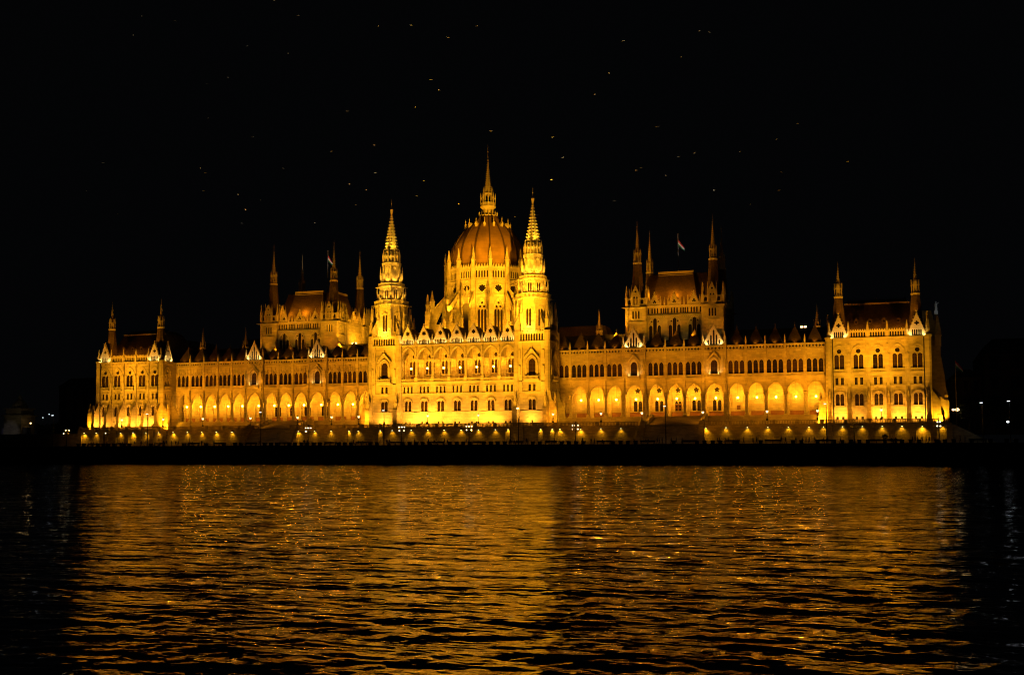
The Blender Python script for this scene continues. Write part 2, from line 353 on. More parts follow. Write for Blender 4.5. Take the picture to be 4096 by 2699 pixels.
def pav_face(M, nb, par, ends=True, gables=(0, 4), but=True, dark=(1,), pitch=4.91, offset=0):
    mb = MB(); half = pitch*nb/2
    for i in range(nb):
        u = (i-(nb-1)/2)*pitch; B = M @ Matrix.Translation((u, 0, 0)); mb.T = B; hw = pitch/2
        lower_bay(mb, hw, RECT2, 33.1, TALL2+ROUND)
        put("basement_window", M_base, par, B); put("arched_window", (M_arch, M_arch_dark)[(i*7+nb) % 3 == 1], par, B)
        put("square_window", M_rect2, par, B); put("tall_window", (M_tall, M_tall, M_tall_dark)[i % 3], par, B); put("round_window", M_round, par, B)
        hood(mb, 0, 1.75, 28.85, 31.35, .18, -.2, 0, 7); hood(mb, 0, .62, 29.75, 30.42, .12, -.12, 0)
        mb.box(-2.45, -1.75, -.14, 0, 28.7, 28.9); mb.box(1.75, 2.45, -.14, 0, 28.7, 28.9)
        mb.box(-.09, .09, -.14, .2, 24.95, 28.3)
        for s in (-1, 1): mb.box(s*1.35-.12, s*1.35+.12, -.16, 0, 24.95, 28.8)
        balus(mb, -1.7, 1.7, -.35, 24.0, 24.95, .34); mb.box(-1.75, 1.75, -.5, 0, 23.8, 24.0)
        for k in range(9):
            x = -hw+(k+.5)*pitch/9; mb.box(x-.17, x+.17, -.3, 0, 32.35, 32.85)
        mb.box(-hw, hw, -.12, 0, 23.55, 23.8); mb.box(-hw, hw, -.2, 0, 20.35, 20.6)
        mb.box(-hw, hw, -.12, 0, 13.05, 13.25); mb.box(-hw, hw, -.16, 0, 14.8, 15.0)
        if i in gables or nb == 1:
            gable("gable", par, B @ Matrix.Translation((0, -.35, 33.3)), 2.2, 5.9, [foil(0, 3.4, .62, 4)]+[lancet(x, .2, .15, 1.5, 1.75, 2) for x in (-1.05, -.55, 0, .55, 1.05)], 7)
            for q in (-1, 1): uplight(B @ Vector((q*1.8, -1.0, 33.3)), B @ Vector((q*1.0, -.35, 35.5)), 120)
        else:
            pm = MB(); pm.T = B
            pm.panel(rect(-hw+.35, hw-.35, 33.3, 35.1), [lancet(-1.65+j*.66, .2, 33.45, 34.5, 34.75, 2) for j in range(6)], -.2, .3)
            pm.face(rect(-hw+.35, hw-.35, 33.3, 35.1), .12)
            pm.mi = 1
            for j in range(6): pm.face(lancet(-1.65+j*.66, .2, 33.45, 34.5, 34.75, 2), .11)
            pm.mi = 0
            for j in range(7):
                x = -hw+.35+(j+.5)*(pitch-.7)/7; pm.prism([(x-.26, 35.1), (x+.26, 35.1), (x, 35.62)], -.2, .12)
            build("parapet", pm, [STONE2, GLASS], par)
    mb.T = M
    mb.box(-half, half, -.42, 0, 32.85, 33.1)
    mb.box(-half-.2, half+.2, -.6, .3, 33.1, 33.3)
    for i in range(nb+1):
        u = -half+i*pitch
        if 0 < i < nb or ends:
            mb.box(u-.4, u+.4, -.42, 0, 20.6, 32.85)
            mb.box(u-.3, u+.3, -.75, -.42, 26.2, 26.7); mb.box(u-.2, u+.2, -.68, -.42, 26.7, 28.4)
            mb.prism([(u-.38, 28.4), (u+.38, 28.4), (u, 29.3)], -.8, -.42)
            mb.box(u-.2, u+.2, -.66, -.42, 30.2, 31.5)
            P = M @ Vector((u, -.25, 33.3)); pinnacle(par, P.x, P.y, P.z, 4.4, .62)
        if but:
            bm_ = MB(); bm_.T = M @ Matrix.Translation((u, 0, 0))
            bm_.sprism([(0, 10.3), (0, 21.2), (-.5, 20.4), (-1.0, 19), (-2.9, 15.9), (-2.9, 10.3)], -.52, .52)
            bm_.box(-.62, .62, -3.2, -2.0, 10.3, 12.6)
            bm_.prism([(-.52, 20.3), (.52, 20.3), (0, 21.9)], -.7, 0)
            build("buttress", bm_, [STONE], par)
            P = M @ Vector((u, -2.5, 15.9)); pinnacle(par, P.x, P.y, P.z-.5, 3.6, .7)
    return mb

def pavilion(s):
    root = empty("end_pavilion", (0, 0, 0), PARL)
    cx = s*118.3
    mb = pav_face(TR(cx, -6.4, 0), 5, root)
    body = mb; body.T = Matrix()
    build("facade_wall", body, [STONE], root)
    # inner return (one bay, to the wing) and outer side
    xin = cx-s*12.4; xout = cx+s*12.4
    for xs, sg, ln in ((xin, -s, 6.4), (xout, s, 24)):
        rz = R(90)*sg
        if ln < 10:
            m2 = pav_face(TR(xs, -6.4+3.0, 0, rz), 1, root, False, (0,), True, (), 5.6)
        else:
            m2 = pav_face(TR(xs, -6.4+12.3, 0, rz), 5, root, True, (0, 4), True, (1,), 4.91)
        build("side_wall", m2, [STONE], root)
    for xs in (xin, xout):
        cb = MB(); cb.ring(xs, -6.4, [(.95, 10.3), (.95, 33.1), (1.15, 33.1), (1.15, 33.6)], 8, R(22.5)); build("corner_turret", cb, [STONE], root)
        xs += s*.95 if xs == xin else -s*.95; pp = MB(); pp.tube((xs, -6.95, 10.4), (xs, -6.95, 33), .12); build("drainpipe", pp, [IRON], root)
    x0, x1 = sorted((xin, xout))
    ob = MB(); ox_ = xout
    pts_ = [(ox_, 21.5), (ox_+s*.6, 20.6), (ox_+s*3.6, 16.6), (ox_+s*4.9, 16.2), (ox_+s*4.9, 10.3), (ox_+s*3.9, 10.3)]+[(ox_+s*(2.4+1.3*math.cos(a_)), 13.2+1.5*math.sin(a_)) for a_ in (0, .5, 1.0, 1.57, 2.1, 2.6, 3.14)]+[(ox_+s*1.1, 10.3), (ox_, 10.3)]
    ob.panel(pts_, [], -5.9); ob.panel(pts_, [], -4.6)
    n_ = len(pts_); ob.add([(x, -5.9, z) for x, z in pts_]+[(x, -4.6, z) for x, z in pts_], [(k, k+n_, (k+1) % n_+n_, (k+1) % n_) for k in range(n_)])
    build("buttress", ob, [STONE], root); pinnacle(root, ox_+s*4.3, -5.25, 16.1, 3.6, .8)
    bb = MB(); bb.box(x0+.3, x1-.3, -5.9, 18, 10.3, 33.25)
    build("core", bb, [STONE], root)
    # mansard roof
    rf = MB(); rf.tbox(x0+.8, x1-.8, -5.0, 17.4, 33.3, cx-8.2, cx+8.2, 1.2, 11.5, 43.1)
    rf.tbox(cx-8.2, cx+8.2, 1.2, 11.5, 43.1, cx-7.6, cx+7.6, 3.5, 9, 44.3)
    rob = build("roof", rf, [TILE], root)
    cr = MB(); cr.box(cx-8.4, cx+8.4, .85, 1.25, 42.95, 43.35)
    build("ridge_moulding", cr, [STONE2], root)
    cs = MB(); cs.box(cx-7.6, cx+7.6, 3.4, 3.5, 44.3, 44.45)
    for k in range(52): xx = cx-7.5+k*.294; cs.prism([(xx-.07, 44.4), (xx+.07, 44.4), (xx, 45.1)], 3.42, 3.48)
    cs.tube((cx, 4, 44.3), (cx, 4, 46.3), .07, .03, 5); cs.tube((cx-7.4, 4, 44.3), (cx-7.4, 4, 46.0), .07, .03, 5); cs.tube((cx+7.4, 4, 44.3), (cx+7.4, 4, 46.0), .07, .03, 5)
    build("ridge_cresting", cs, [IRON], root)
    for k in range(4):
        xx = cx-5.4+k*3.6; dm = MB(); dm.box(-.45, .45, -.75, .6, 0, .85); dm.prism([(-.6, .85), (.6, .85), (0, 1.5)], -.85, .8)
        dm.mi = 1; dm.box(-.25, .25, -.78, -.74, .2, .75)
        build("dormer", dm, [TILE, GLASS], root, TR(xx, -2.2, 37.4))
    # corner spires
    for dx in (-9.8, 9.8):
        cx2 = cx+dx; sm = MB(); yc = -3.4
        sm.ring(cx2, yc, [(2.4, 33.4), (1.85, 37.2), (1.12, 44.5)], 8, R(22.5)); build("spire_base", sm, [TILE], root)
        lm = MB(); lm.ring(cx2, yc, [(1.2, 44.4), (1.32, 44.9), (1.05, 45.0), (1.05, 45.3)], 8, R(22.5))
        for k in range(8):
            a = R(22.5+45*k); lm.tube((cx2+.98*math.cos(a), yc+.98*math.sin(a), 44.9), (cx2+.98*math.cos(a), yc+.98*math.sin(a), 47.6), .13, .1, 5)
            lm.ring(cx2+.98*math.cos(a), yc+.98*math.sin(a), [(.2, 47.2), (.02, 48.4)], 4)
        lm.ring(cx2, yc, [(.7, 45.2), (.6, 47), (.95, 47.1), (.7, 47.5)], 8, R(22.5))
        for k in range(4):
            lm.T = TR(cx2, yc, 0, R(90*k)); lm.prism([(-.55, 46.9), (.55, 46.9), (0, 48.6)], -1.1, -.7)
        lm.T = Matrix()
        spire(lm, cx2, yc, .52, 47.4, 53.2, 8, 13, .14)
        build("lantern_spire", lm, [STONE2], root)
        fm = MB(); finial(fm, cx2, yc, 53.0, 1.5, .05); build("finial", fm, [LIT_IRON], root)
    return root
for s in (-1, 1):
    rt = pavilion(s)
    sb = MB(); a_, b_ = sorted((s*120, s*135.6)); sb.box(a_, b_, 26, 52, 10.3, 33); sb.tbox(a_, b_, 26, 52, 33, *sorted((s*122, s*133.5)), 30, 48, 44)
    for y_ in (26.5, 35, 44): sb.T = TR(0, y_, 0); sb.prism([(s*135.7, 10.3), (s*137.2, 10.3), (s*136.6, 24), (s*135.7, 30)], -.6, .6)
    sb.T = Matrix(); build("side_porch", sb, [STONE], rt)
    for y_ in (26.5, 35): pinnacle(rt, s*135.0, y_, 33, 9 if y_ < 30 else 11, 1.6)
    spot((s*143, 8, 11), (s*134, 27, 24), 450, ORA, 50, .8)

# ------------------------------------------------------------------ wings
BX = [29.4, 34.8, 40.1, 45.45, 51.35, 57.65, 63.2, 68.5, 74.4, 80.5, 85.85, 91.1, 96.5, 101.9]
BD = [26.7, 32.1, 37.45, 42.75, 48.2, 54.5, 60.45, 65.85, 71.35, 77.5, 83.2, 88.55, 93.9, 99.25, 104.6]
RIS = (4, 8)
LAN3 = [lancet(x, .61, 24.95, 27.9, 28.7) for x in (-1.6, 0, 1.6)]
M_wing = win_mesh("lancet_window", LAN3, 0, (.35, .75)); M_wing2 = win_mesh("lancet_window", LAN3, 1, (.35, .75))
BIGW = [lancet(0, .92, 24.7, 27.9, 29.0)]
M_big = win_mesh("tall_window", BIGW, 1, (.3, .45, .75))
DW = [lancet(-.72, .5, 14.75, 17.3, 17.85), lancet(.72, .5, 14.75, 17.3, 17.85)]
M_dw = win_mesh("arched_window", DW, 0, (.5,)); DB = [rect(-1.15, -.35, 13.3, 14.2), rect(.35, 1.15, 13.3, 14.2)]
M_db = win_mesh("basement_window", DB, 0)
PF = [foil(0, 20.75, .8, 5)]; M_pf = win_mesh("round_window", PF, 0)
def turret_mesh():                          # concave tent roof of one bay with its ridge running back
    mb = MB(); hwx, hwy = 2.15, 2.6
    prof = [(1.04, 0), (.95, .5), (.78, 1.4), (.53, 2.75), (.26, 4.0), (.02, 5.1)]
    vs = []; fs = []
    for r, z in prof:
        vs += [(-hwx*r, -hwy*r, z), (hwx*r, -hwy*r, z), (hwx*r, hwy*r, z), (-hwx*r, hwy*r, z)]
    for i in range(len(prof)-1):
        for k in range(4): a = i*4+k; b = i*4+(k+1) % 4; fs.append((a, b, b+4, a+4))
    mb.add(vs, fs)
    mb.tube((0, 0, 4.9), (0, 0, 6.1), .06, .02, 4); mb.ball((0, 0, 5.25), .13, 5, 4)
    return mb.mesh("tent_roof", [TILE])
TURRET = turret_mesh()
def column_mesh():
    mb = MB(); mb.box(-.62, .62, -.62, .62, 0, .35); mb.ring(0, 0, [(.58, .35), (.62, .6), (.44, .75), (.42, 5.3), (.5, 5.45), (.46, 5.6), (.72, 6.15), (.72, 6.4)], 10)
    return mb.mesh("column", [STONE2])
COLM = column_mesh()
def wing(s):
    root = empty("arcaded_wing", (0, 0, 0), PARL)
    wall = MB(); ins = MB(); trim = MB(); par = MB()
    for i, cx in enumerate(BX):
        x0, x1 = BD[i], BD[i+1]; ris = i in RIS; hwb = (x1-x0)/2; cxm = cx*s
        y = -.7 if ris else 0
        B = TR(cxm, y, 0)
        l, r = sorted((x0*s-cxm, x1*s-cxm))
        wall.T = B; trim.T = B; par.T = B
        ahw = 2.1 if not ris else 2.25
        arch = arcpts(0, ahw, 19.55, 22.35, 7)
        wall.panel([(l, 19.55)]+[(l, 23.8), (r, 23.8), (r, 19.55)]+arch, [], 0)
        # soffit of the arch
        a2 = [(ahw, 19.55)]+arch[1:]
        wall.add([(x, 0, z) for x, z in a2]+[(x, .9, z) for x, z in a2], [(k, k+1, k+1+len(a2), k+len(a2)) for k in range(len(a2)-1)])
        wall.panel([(l, 19.55)]+[(l, 23.8), (r, 23.8), (r, 19.55)]+arch, [], .9)
        hood(trim, 0, ahw, 19.55, 22.35, .3, -.16, 0, 7)
        if ris:
            wall.panel(rect(l, r, 23.8, 32.9), BIGW, 0, .5); put("tall_window", M_big, root, B)
            hood(trim, 0, 1.25, 27.5, 29.6, .28, -.35, 0, 7)
            trim.band([(-1.75, 28.9), (0, 30.9)], [(-1.95, 29.1), (0, 31.35)], -.5, 0); trim.band([(1.75, 28.9), (0, 30.9)], [(1.95, 29.1), (0, 31.35)], -.5, 0)
            trim.tube((0, -.3, 31.2), (0, -.3, 32.1), .14, .04, 5)
            for q in (-1, 1):
                trim.box(q*1.35-.15, q*1.35+.15, -.3, 0, 24.7, 27.6)
                uplight((cxm+q*1.3, y-.75, 24.9), (cxm+q*1.3, y-.1, 26.5), 60)
            trim.box(-1.9, 1.9, -.7, 0, 23.9, 24.2); balus(trim, -1.8, 1.8, -.55, 24.2, 24.9, .34)
            gable("gable", root, TR(cxm, y-.1, 33.1), 2.75, 5.6, [lancet(0, .27, .15, 4.0, 4.4, 2)]+[lancet(q*.78, .25, .15, 2.6, 3.0, 2) for q in (-1, 1)]+[lancet(q*1.55, .23, .15, 1.3, 1.6, 2) for q in (-1, 1)], 11)
            for q in (-1, 1):
                uplight((cxm+q*2.2, y-.8, 33.1), (cxm+q*1.5, y-.1, 35), 150)
                pinnacle(root, cxm+q*3.1, y+.05, 31.5, 5.4, .75)
                px = cxm+q*3.0
                trim.T = TR(px, y, 0)
                trim.box(-.45, .45, -.35, .2, 13.1-1.6, 33.1)
                for zz in (20.2, 22.3, 26.6): trim.box(-.3, .3, -.75, -.35, zz, zz+.3); trim.box(-.18, .18, -.7, -.35, zz+.3, zz+1.6); trim.prism([(-.36, zz+1.7), (.36, zz+1.7), (0, zz+2.6)], -.75, -.35)
                trim.T = B
        else:
            wall.panel(rect(l, r, 23.8, 32.9), LAN3, 0, .5)
            put("lancet_window", (M_wing, M_wing2, M_wing)[(i*5+(s > 0)) % 3], root, B)
            trim.box(l, r, -.35, 0, 23.7, 23.95); balus(trim, l+.3, r-.3, -.25, 23.95, 24.85, .3)
            for x in (-1.6, 0, 1.6):
                hood(trim, x, .58, 27.9, 28.7, .17, -.16, 0, 3)
                trim.prism([(x-.75, 28.35), (x-.55, 28.35), (x, 29.75), (x+.55, 28.35), (x+.75, 28.35), (x, 30.0)][:0] or [(x-.1, 28.9), (x+.1, 28.9), (x+.06, 30.6), (x-.06, 30.6)], -.2, 0)
                trim.box(x-.26, x+.26, -.24, 0, 30.15, 30.4)
                trim.band([(x-.8, 28.2), (x, 29.5)], [(x-.85, 28.5), (x, 29.8)], -.22, 0); trim.band([(x+.8, 28.2), (x, 29.5)], [(x+.85, 28.5), (x, 29.8)], -.22, 0)
            for x in (-2.4, -.8, .8, 2.4):
                trim.ring(x, -.12, [(.16, 24.9), (.12, 25.1), (.12, 27.5), (.2, 27.9)], 6)
                trim.box(x-.12, x+.12, -.3, 0, 28.9, 29.5)
            # tent roof
            spot((cxm, -.15, 33.2), (cxm, 2.2, 36.2), 38, ORA, 110, .8, .1)
            put("tent_roof", TURRET, root, TR(cxm, 2.9, 33.05))
            for q in (-1, 1): uplight((cxm+q*2.35, .5, 33.1), (cxm+q*1.2, 2, 36), 75)
        # dentils, quatrefoil frieze, cornice
        par.T = B
        nd = 14
        for k in range(nd): x = l+(k+.5)*(r-l)/nd; par.box(x-.1, x+.1, -.2, 0, 31.3, 31.55)
        par.panel(rect(l, r, 31.65, 32.75), [foil(l+(k+.5)*(r-l)/6, 32.2, .4, 4, 4) for k in range(6)], -.3, .25)
        par.mi = 1; par.face(rect(l, r, 31.7, 32.7), -.06); par.mi = 0
        par.box(l, r, -.45, 0, 32.75, 33.0); par.box(l, r, -.4, 0, 31.55, 31.65)
        # boundary pier
        if i > 0 and not (i in RIS or i-1 in RIS):
            px = x0*s; trim.T = TR(px, 0, 0)
            trim.box(-.36, .36, -.36, 0, 19.9, 32.75)
            for zz in (20.3, 22.0): trim.box(-.26, .26, -.66, -.36, zz, zz+.25); trim.box(-.16, .16, -.6, -.36, zz+.25, zz+1.35)
            pinnacle(root, px, -.1, 33.0, 2.6, .42)
            put("column", COLM, root, TR(px, .35, 13.15))
        elif i > 0:
            put("column", COLM, root, TR(x0*s+s*(.5 if i in RIS else -.5)*-1, .45, 13.15))
    for m, nm in ((wall, "wall"), (trim, "trim"), (par, "frieze")):
        m.T = Matrix(); build(nm, m, [STONE, GLASS], root)
    # loggia: floor, back wall, vault ribs
    lx0, lx1 = sorted((27*s, 105.2*s))
    lg = MB(); lg.box(lx0, lx1, -1.6, 4.6, 11.0, 13.12); lg.box(lx0, lx1, .9, 4.6, 22.75, 23.4)
    for k in range(3): lg.box(lx0, lx1, -1.6-.45*(k+1), -1.6-.45*k, 10.2, 12.6-.55*k)
    for i, cx in enumerate(BX):
        c0, c1 = sorted((BD[i]*s, BD[i+1]*s)); lg.T = TR(cx*s, 4.5, 0); l, r = c0-cx*s, c1-cx*s
        if 4 <= i <= 8:
            hol = DW+DB+PF; put("round_window", M_pf, root, TR(cx*s, 4.5, 0))
            if i == 6:
                hol = [lancet(0, 1.0, 13.12, 17.1, 18.1, 4)]+PF
                dm = MB(); dm.face(rect(-1, 1, 13.12, 16.6), .3); dm.box(-.06, .06, .2, .3, 13.12, 16.6); dm.box(-1, 1, .18, .3, 16.6, 16.8)
                for q in (-.5, .5):
                    dm.mi = 1; dm.face(rect(q-.25, q+.25, 14.8, 15.6), .24); dm.face(rect(q-.25, q+.25, 15.8, 16.4), .24); dm.face(arcpts(q, .4, 16.9, 17.6, 4), .24); dm.mi = 0
                build("entrance_door", dm, [WOOD, GLASS], root, TR(cx*s, 4.5, 0))
            else:
                put("arched_window", M_dw, root, TR(cx*s, 4.5, 0)); put("basement_window", M_db, root, TR(cx*s, 4.5, 0))
            lg.panel(rect(l, r, 13.12, 22.8), hol, 0, .4)
        else:
            lg.panel(rect(l, r, 13.12, 22.8), [], 0)
            if i == 9:
                lg.mi = 1; lg.box(-.5, .5, -.08, 0, 14.95, 16.2); lg.mi = 0
        lg.box(l, r, -.14, 0, 19.2, 19.45); lg.box(l, r, -.22, 0, 14.5, 14.75)
        for q in (l, r-.7): lg.box(q, q+.7, -.3, 0, 13.12, 19.2); lg.box(q-.1, q+.8, -.4, 0, 18.3, 18.9)
        lg.mi = 2; lg.box(l+.8, r-.8, -.07, 0, 13.3, 14.5); lg.mi = 0
        # vault ribs
    lg.T = Matrix()
    build("arcade", lg, [STONE, WOOD, stone_red], root)
    # roofs behind
    rf = MB(); a0, a1 = sorted((27*s, 105*s))
    rf.prism([(0, 0)]*0 or [(a0, 33.0), (a1, 33.0), (a1, 33.1), (a0, 33.1)], .2, 20)
    rf.sprism([(3.8, 33.1), (9.8, 38.2), (11, 38.2), (20, 33.1)], a0, a1)
    for cx in BX: rf.add([(cx*s-2, 3, 33.2), (cx*s+2, 3, 33.2), (cx*s, 3, 37.4), (cx*s, 10, 37.4), (cx*s-2, 10, 36), (cx*s+2, 10, 36)], [(0, 2, 3, 4), (1, 5, 3, 2)])
    build("roof", rf, [SLATE], root)
    bk = MB(); bk.box(a0, a1, 4.95, 20, 10.3, 33.0); build("core", bk, [STONE], root)
    return root
stone_red = stone("wainscot_stone", (.3, .15, .09), .2, 1.2, .6, .2, .2)
for s in (-1, 1): wing(s)
GL = MB(); GL.ball((0, 0, 0), .28, 10, 7); GLM = GL.mesh("globe", [GLOBE])
HK = MB(); HK.tube((0, 0, .3), (0, 0, 4.3), .03, .03, 4); HK.ring(0, 0, [(.1, .28), (.2, .32), (.05, .5)], 6); HKM = HK.mesh("chain", [IRON])
def hanging(x, y, z, lab, grp, me=GLM):
    spot((x, y-1.1, z+1.6), (x, y+2.6, z+.6), 620 if z < 20 else 380, ORA, 165, .6, .3)  # concealed spot added beside the globe to brighten the back wall
    e = empty("hanging_lamp", (x, y, z), None, label=lab, category="lamp", group=grp)
    put("globe", me, e); put("chain", HKM, e, TR(0, 0, 0))
ORD = ['first', 'second', 'third', 'fourth', 'fifth', 'sixth', 'seventh', 'eighth', 'ninth', 'tenth', 'eleventh', 'twelfth', 'thirteenth', 'fourteenth']
for s in (-1, 1):
    bx = BX[1:] if s > 0 else BX
    for i, cx in enumerate(bx if s > 0 else bx[1:]):
        hanging(cx*s, 2.2, 18.25, "glowing globe lamp hanging in the %s wing arcade, %s arch out from the central block" % ("right" if s > 0 else "left", ORD[i]), "globe lamps hanging in the wing arcades")

# ------------------------------------------------------------------ central block
def central():
    root = empty("central_block", (0, 0, 0), PARL)
    wall = MB(); trim = MB(); lg = MB(); Y = -9.5
    for i in range(7):
        cx = (i-3)*5.29; B = TR(cx, Y, 0); hw = 2.645
        wall.T = B; trim.T = B; lg.T = TR(cx, Y+4.6, 0)
        b2 = [rect(-1.0, -.45, 11.5, 12.15), rect(.3, .85, 11.5, 12.15)]
        lower_bay(wall, hw, RECT3, 24.1, (), b2)
        put("basement_window", M_base, root, B); put("arched_window", M_arch, root, B); put("square_window", M_rect3, root, B)
        trim.box(-hw, hw, -.12, 0, 13.0, 13.15); trim.box(-hw, hw, -.18, 0, 14.8, 15.0); trim.box(-hw, hw, -.2, 0, 20.35, 20.6); trim.box(-hw, hw, -.4, 0, 23.8, 24.1)
        balus(trim, -hw+.45, hw-.45, -.1, 24.1, 24.95, .32); trim.box(-hw, -hw+.45, -.3, .5, 24.1, 25.0); trim.box(hw-.45, hw, -.3, .5, 24.1, 25.0)
        arch = arcpts(0, 2.2, 31.05, 34.3, 8)
        for yy in (0, .9): wall.panel([(-hw, 31.05), (-hw, 35.0), (hw, 35.0), (hw, 31.05)]+arch, [], yy)
        wall.add([(x, 0, z) for x, z in arch]+[(x, .9, z) for x, z in arch], [(k, k+1, k+1+len(arch), k+len(arch)) for k in range(len(arch)-1)])
        hood(trim, 0, 2.2, 31.05, 34.3, .3, -.2, 0, 8)
        # loggia back wall
        h3 = [lancet(x, .4, 26.6, 30.1, 30.7) for x in (-1.05, 0, 1.05)]+[circ(0, 32.1, .62)]
        if i % 3 == 0: h3[1] = lancet(0, .55, 25.0, 30.1, 30.7)
        lg.panel(rect(-hw, hw, 24.0, 34.9), h3, 0, .4)
        put("loggia_window", LOGW, root, TR(cx, Y+4.6, 0))
        if i % 3 == 0:
            dm = MB(); dm.box(-.95, .95, -.12, -.05, 24.2, 26.6); build("loggia_door", dm, [WOOD], root, TR(cx, Y+4.6, 0))
        lg.box(-hw, hw, -.15, 0, 26.2, 26.4); lg.box(-hw, hw, -.15, 0, 31.0, 31.2)
        for q in (-1, 1): lg.box(q*2.3-.35, q*2.3+.35, -.4, 0, 24.2, 31.1)
        lg.box(-2.6, -2.3, -4.4, 0, 31.0, 34.9)
        gable("gable", root, TR(cx, Y-.35, 35.3), 2.35, 5.4, [foil(0, 3.35, .72, 6)]+[lancet(x, .16, .15, 1.2, 1.45, 2) for x in (-1.5, -.95, -.45, .45, .95, 1.5)]+[lancet(0, .22, .15, 1.5, 1.75, 2)], 10)
        gr = MB(); gr.sprism([(0, 0)]*0 or [(0, 35.2), (9, 35.2), (9, 40.0), (0, 40.3)], cx-.01, cx+.01)
        rf.add([(cx-2.3, Y, 35.3), (cx+2.3, Y, 35.3), (cx, Y, 40.4), (cx-2.3, Y+7, 35.3), (cx+2.3, Y+7, 35.3), (cx, Y+7, 40.4)], [(0, 2, 5, 3), (1, 4, 5, 2), (3, 5, 4)])
        for q in (-1, 1): uplight((cx+q*1.7, Y-1.3, 35.3), (cx+q*.7, Y-.35, 38.4), 95)
        for k in range(9): x = -hw+(k+.5)*hw*2/9; trim.box(x-.15, x+.15, -.3, 0, 34.7, 35.0)
    wall.T = trim.T = lg.T = Matrix()
    trim.box(-18.5, 18.5, Y-.55, Y+.2, 35.0, 35.25)
    for i in range(8):
        x = (i-3.5)*5.29
        if 0 < i < 7:
            trim.T = TR(x, Y, 0); trim.box(-.5, .5, -.25, .75, 24.95, 25.5); trim.ring(0, .25, [(.46, 25.5), (.38, 25.8), (.36, 29.9), (.42, 30.0), (.6, 30.8), (.6, 31.05)], 10)
            trim.box(-.2, .2, -.5, -.1, 31.9, 33.4); trim.box(-.32, .32, -.55, 0, 31.5, 31.9); trim.prism([(-.35, 33.5), (.35, 33.5), (0, 34.4)], -.5, 0)
            pinnacle(root, x, Y-.2, 35.2, 3.2, .45)
    trim.T = Matrix()
    lg.box(-18.5, 18.5, Y+.01, Y+4.6, 23.6, 24.0); lg.box(-18.5, 18.5, Y+.9, Y+5, 34.6, 34.95)
    build("wall", wall, [STONE], root); build("trim", trim, [STONE2], root); build("loggia", lg, [STONE], root)
    bk = MB(); bk.box(-27, 27, Y+5.1, 34, 10.3, 35.0); bk.box(-18.6, 18.6, Y+.45, Y+5.05, 10.3, 23.6); build("core", bk, [STONE], root)
    build("roof", rf, [TILE], root)
    return root
LOGW = win_mesh("loggia_window", [lancet(x, .4, 26.6, 30.1, 30.7) for x in (-1.05, 0, 1.05)]+[circ(0, 32.1, .62)], 1, (.3, .7))
rf = MB()
central()
GL2 = MB(); GL2.ball((0, 0, 0), .3, 10, 7); GLM2 = GL2.mesh("globe", [glow("loggia_globe", (1, .45, .03), 32)])
for i in range(7):
    hanging((i-3)*5.29, -7.1, 28.3, "globe lamp hanging in the central block's upper loggia, %s arch from the left" % ORD[i], "globe lamps hanging in the central loggia", GLM2)

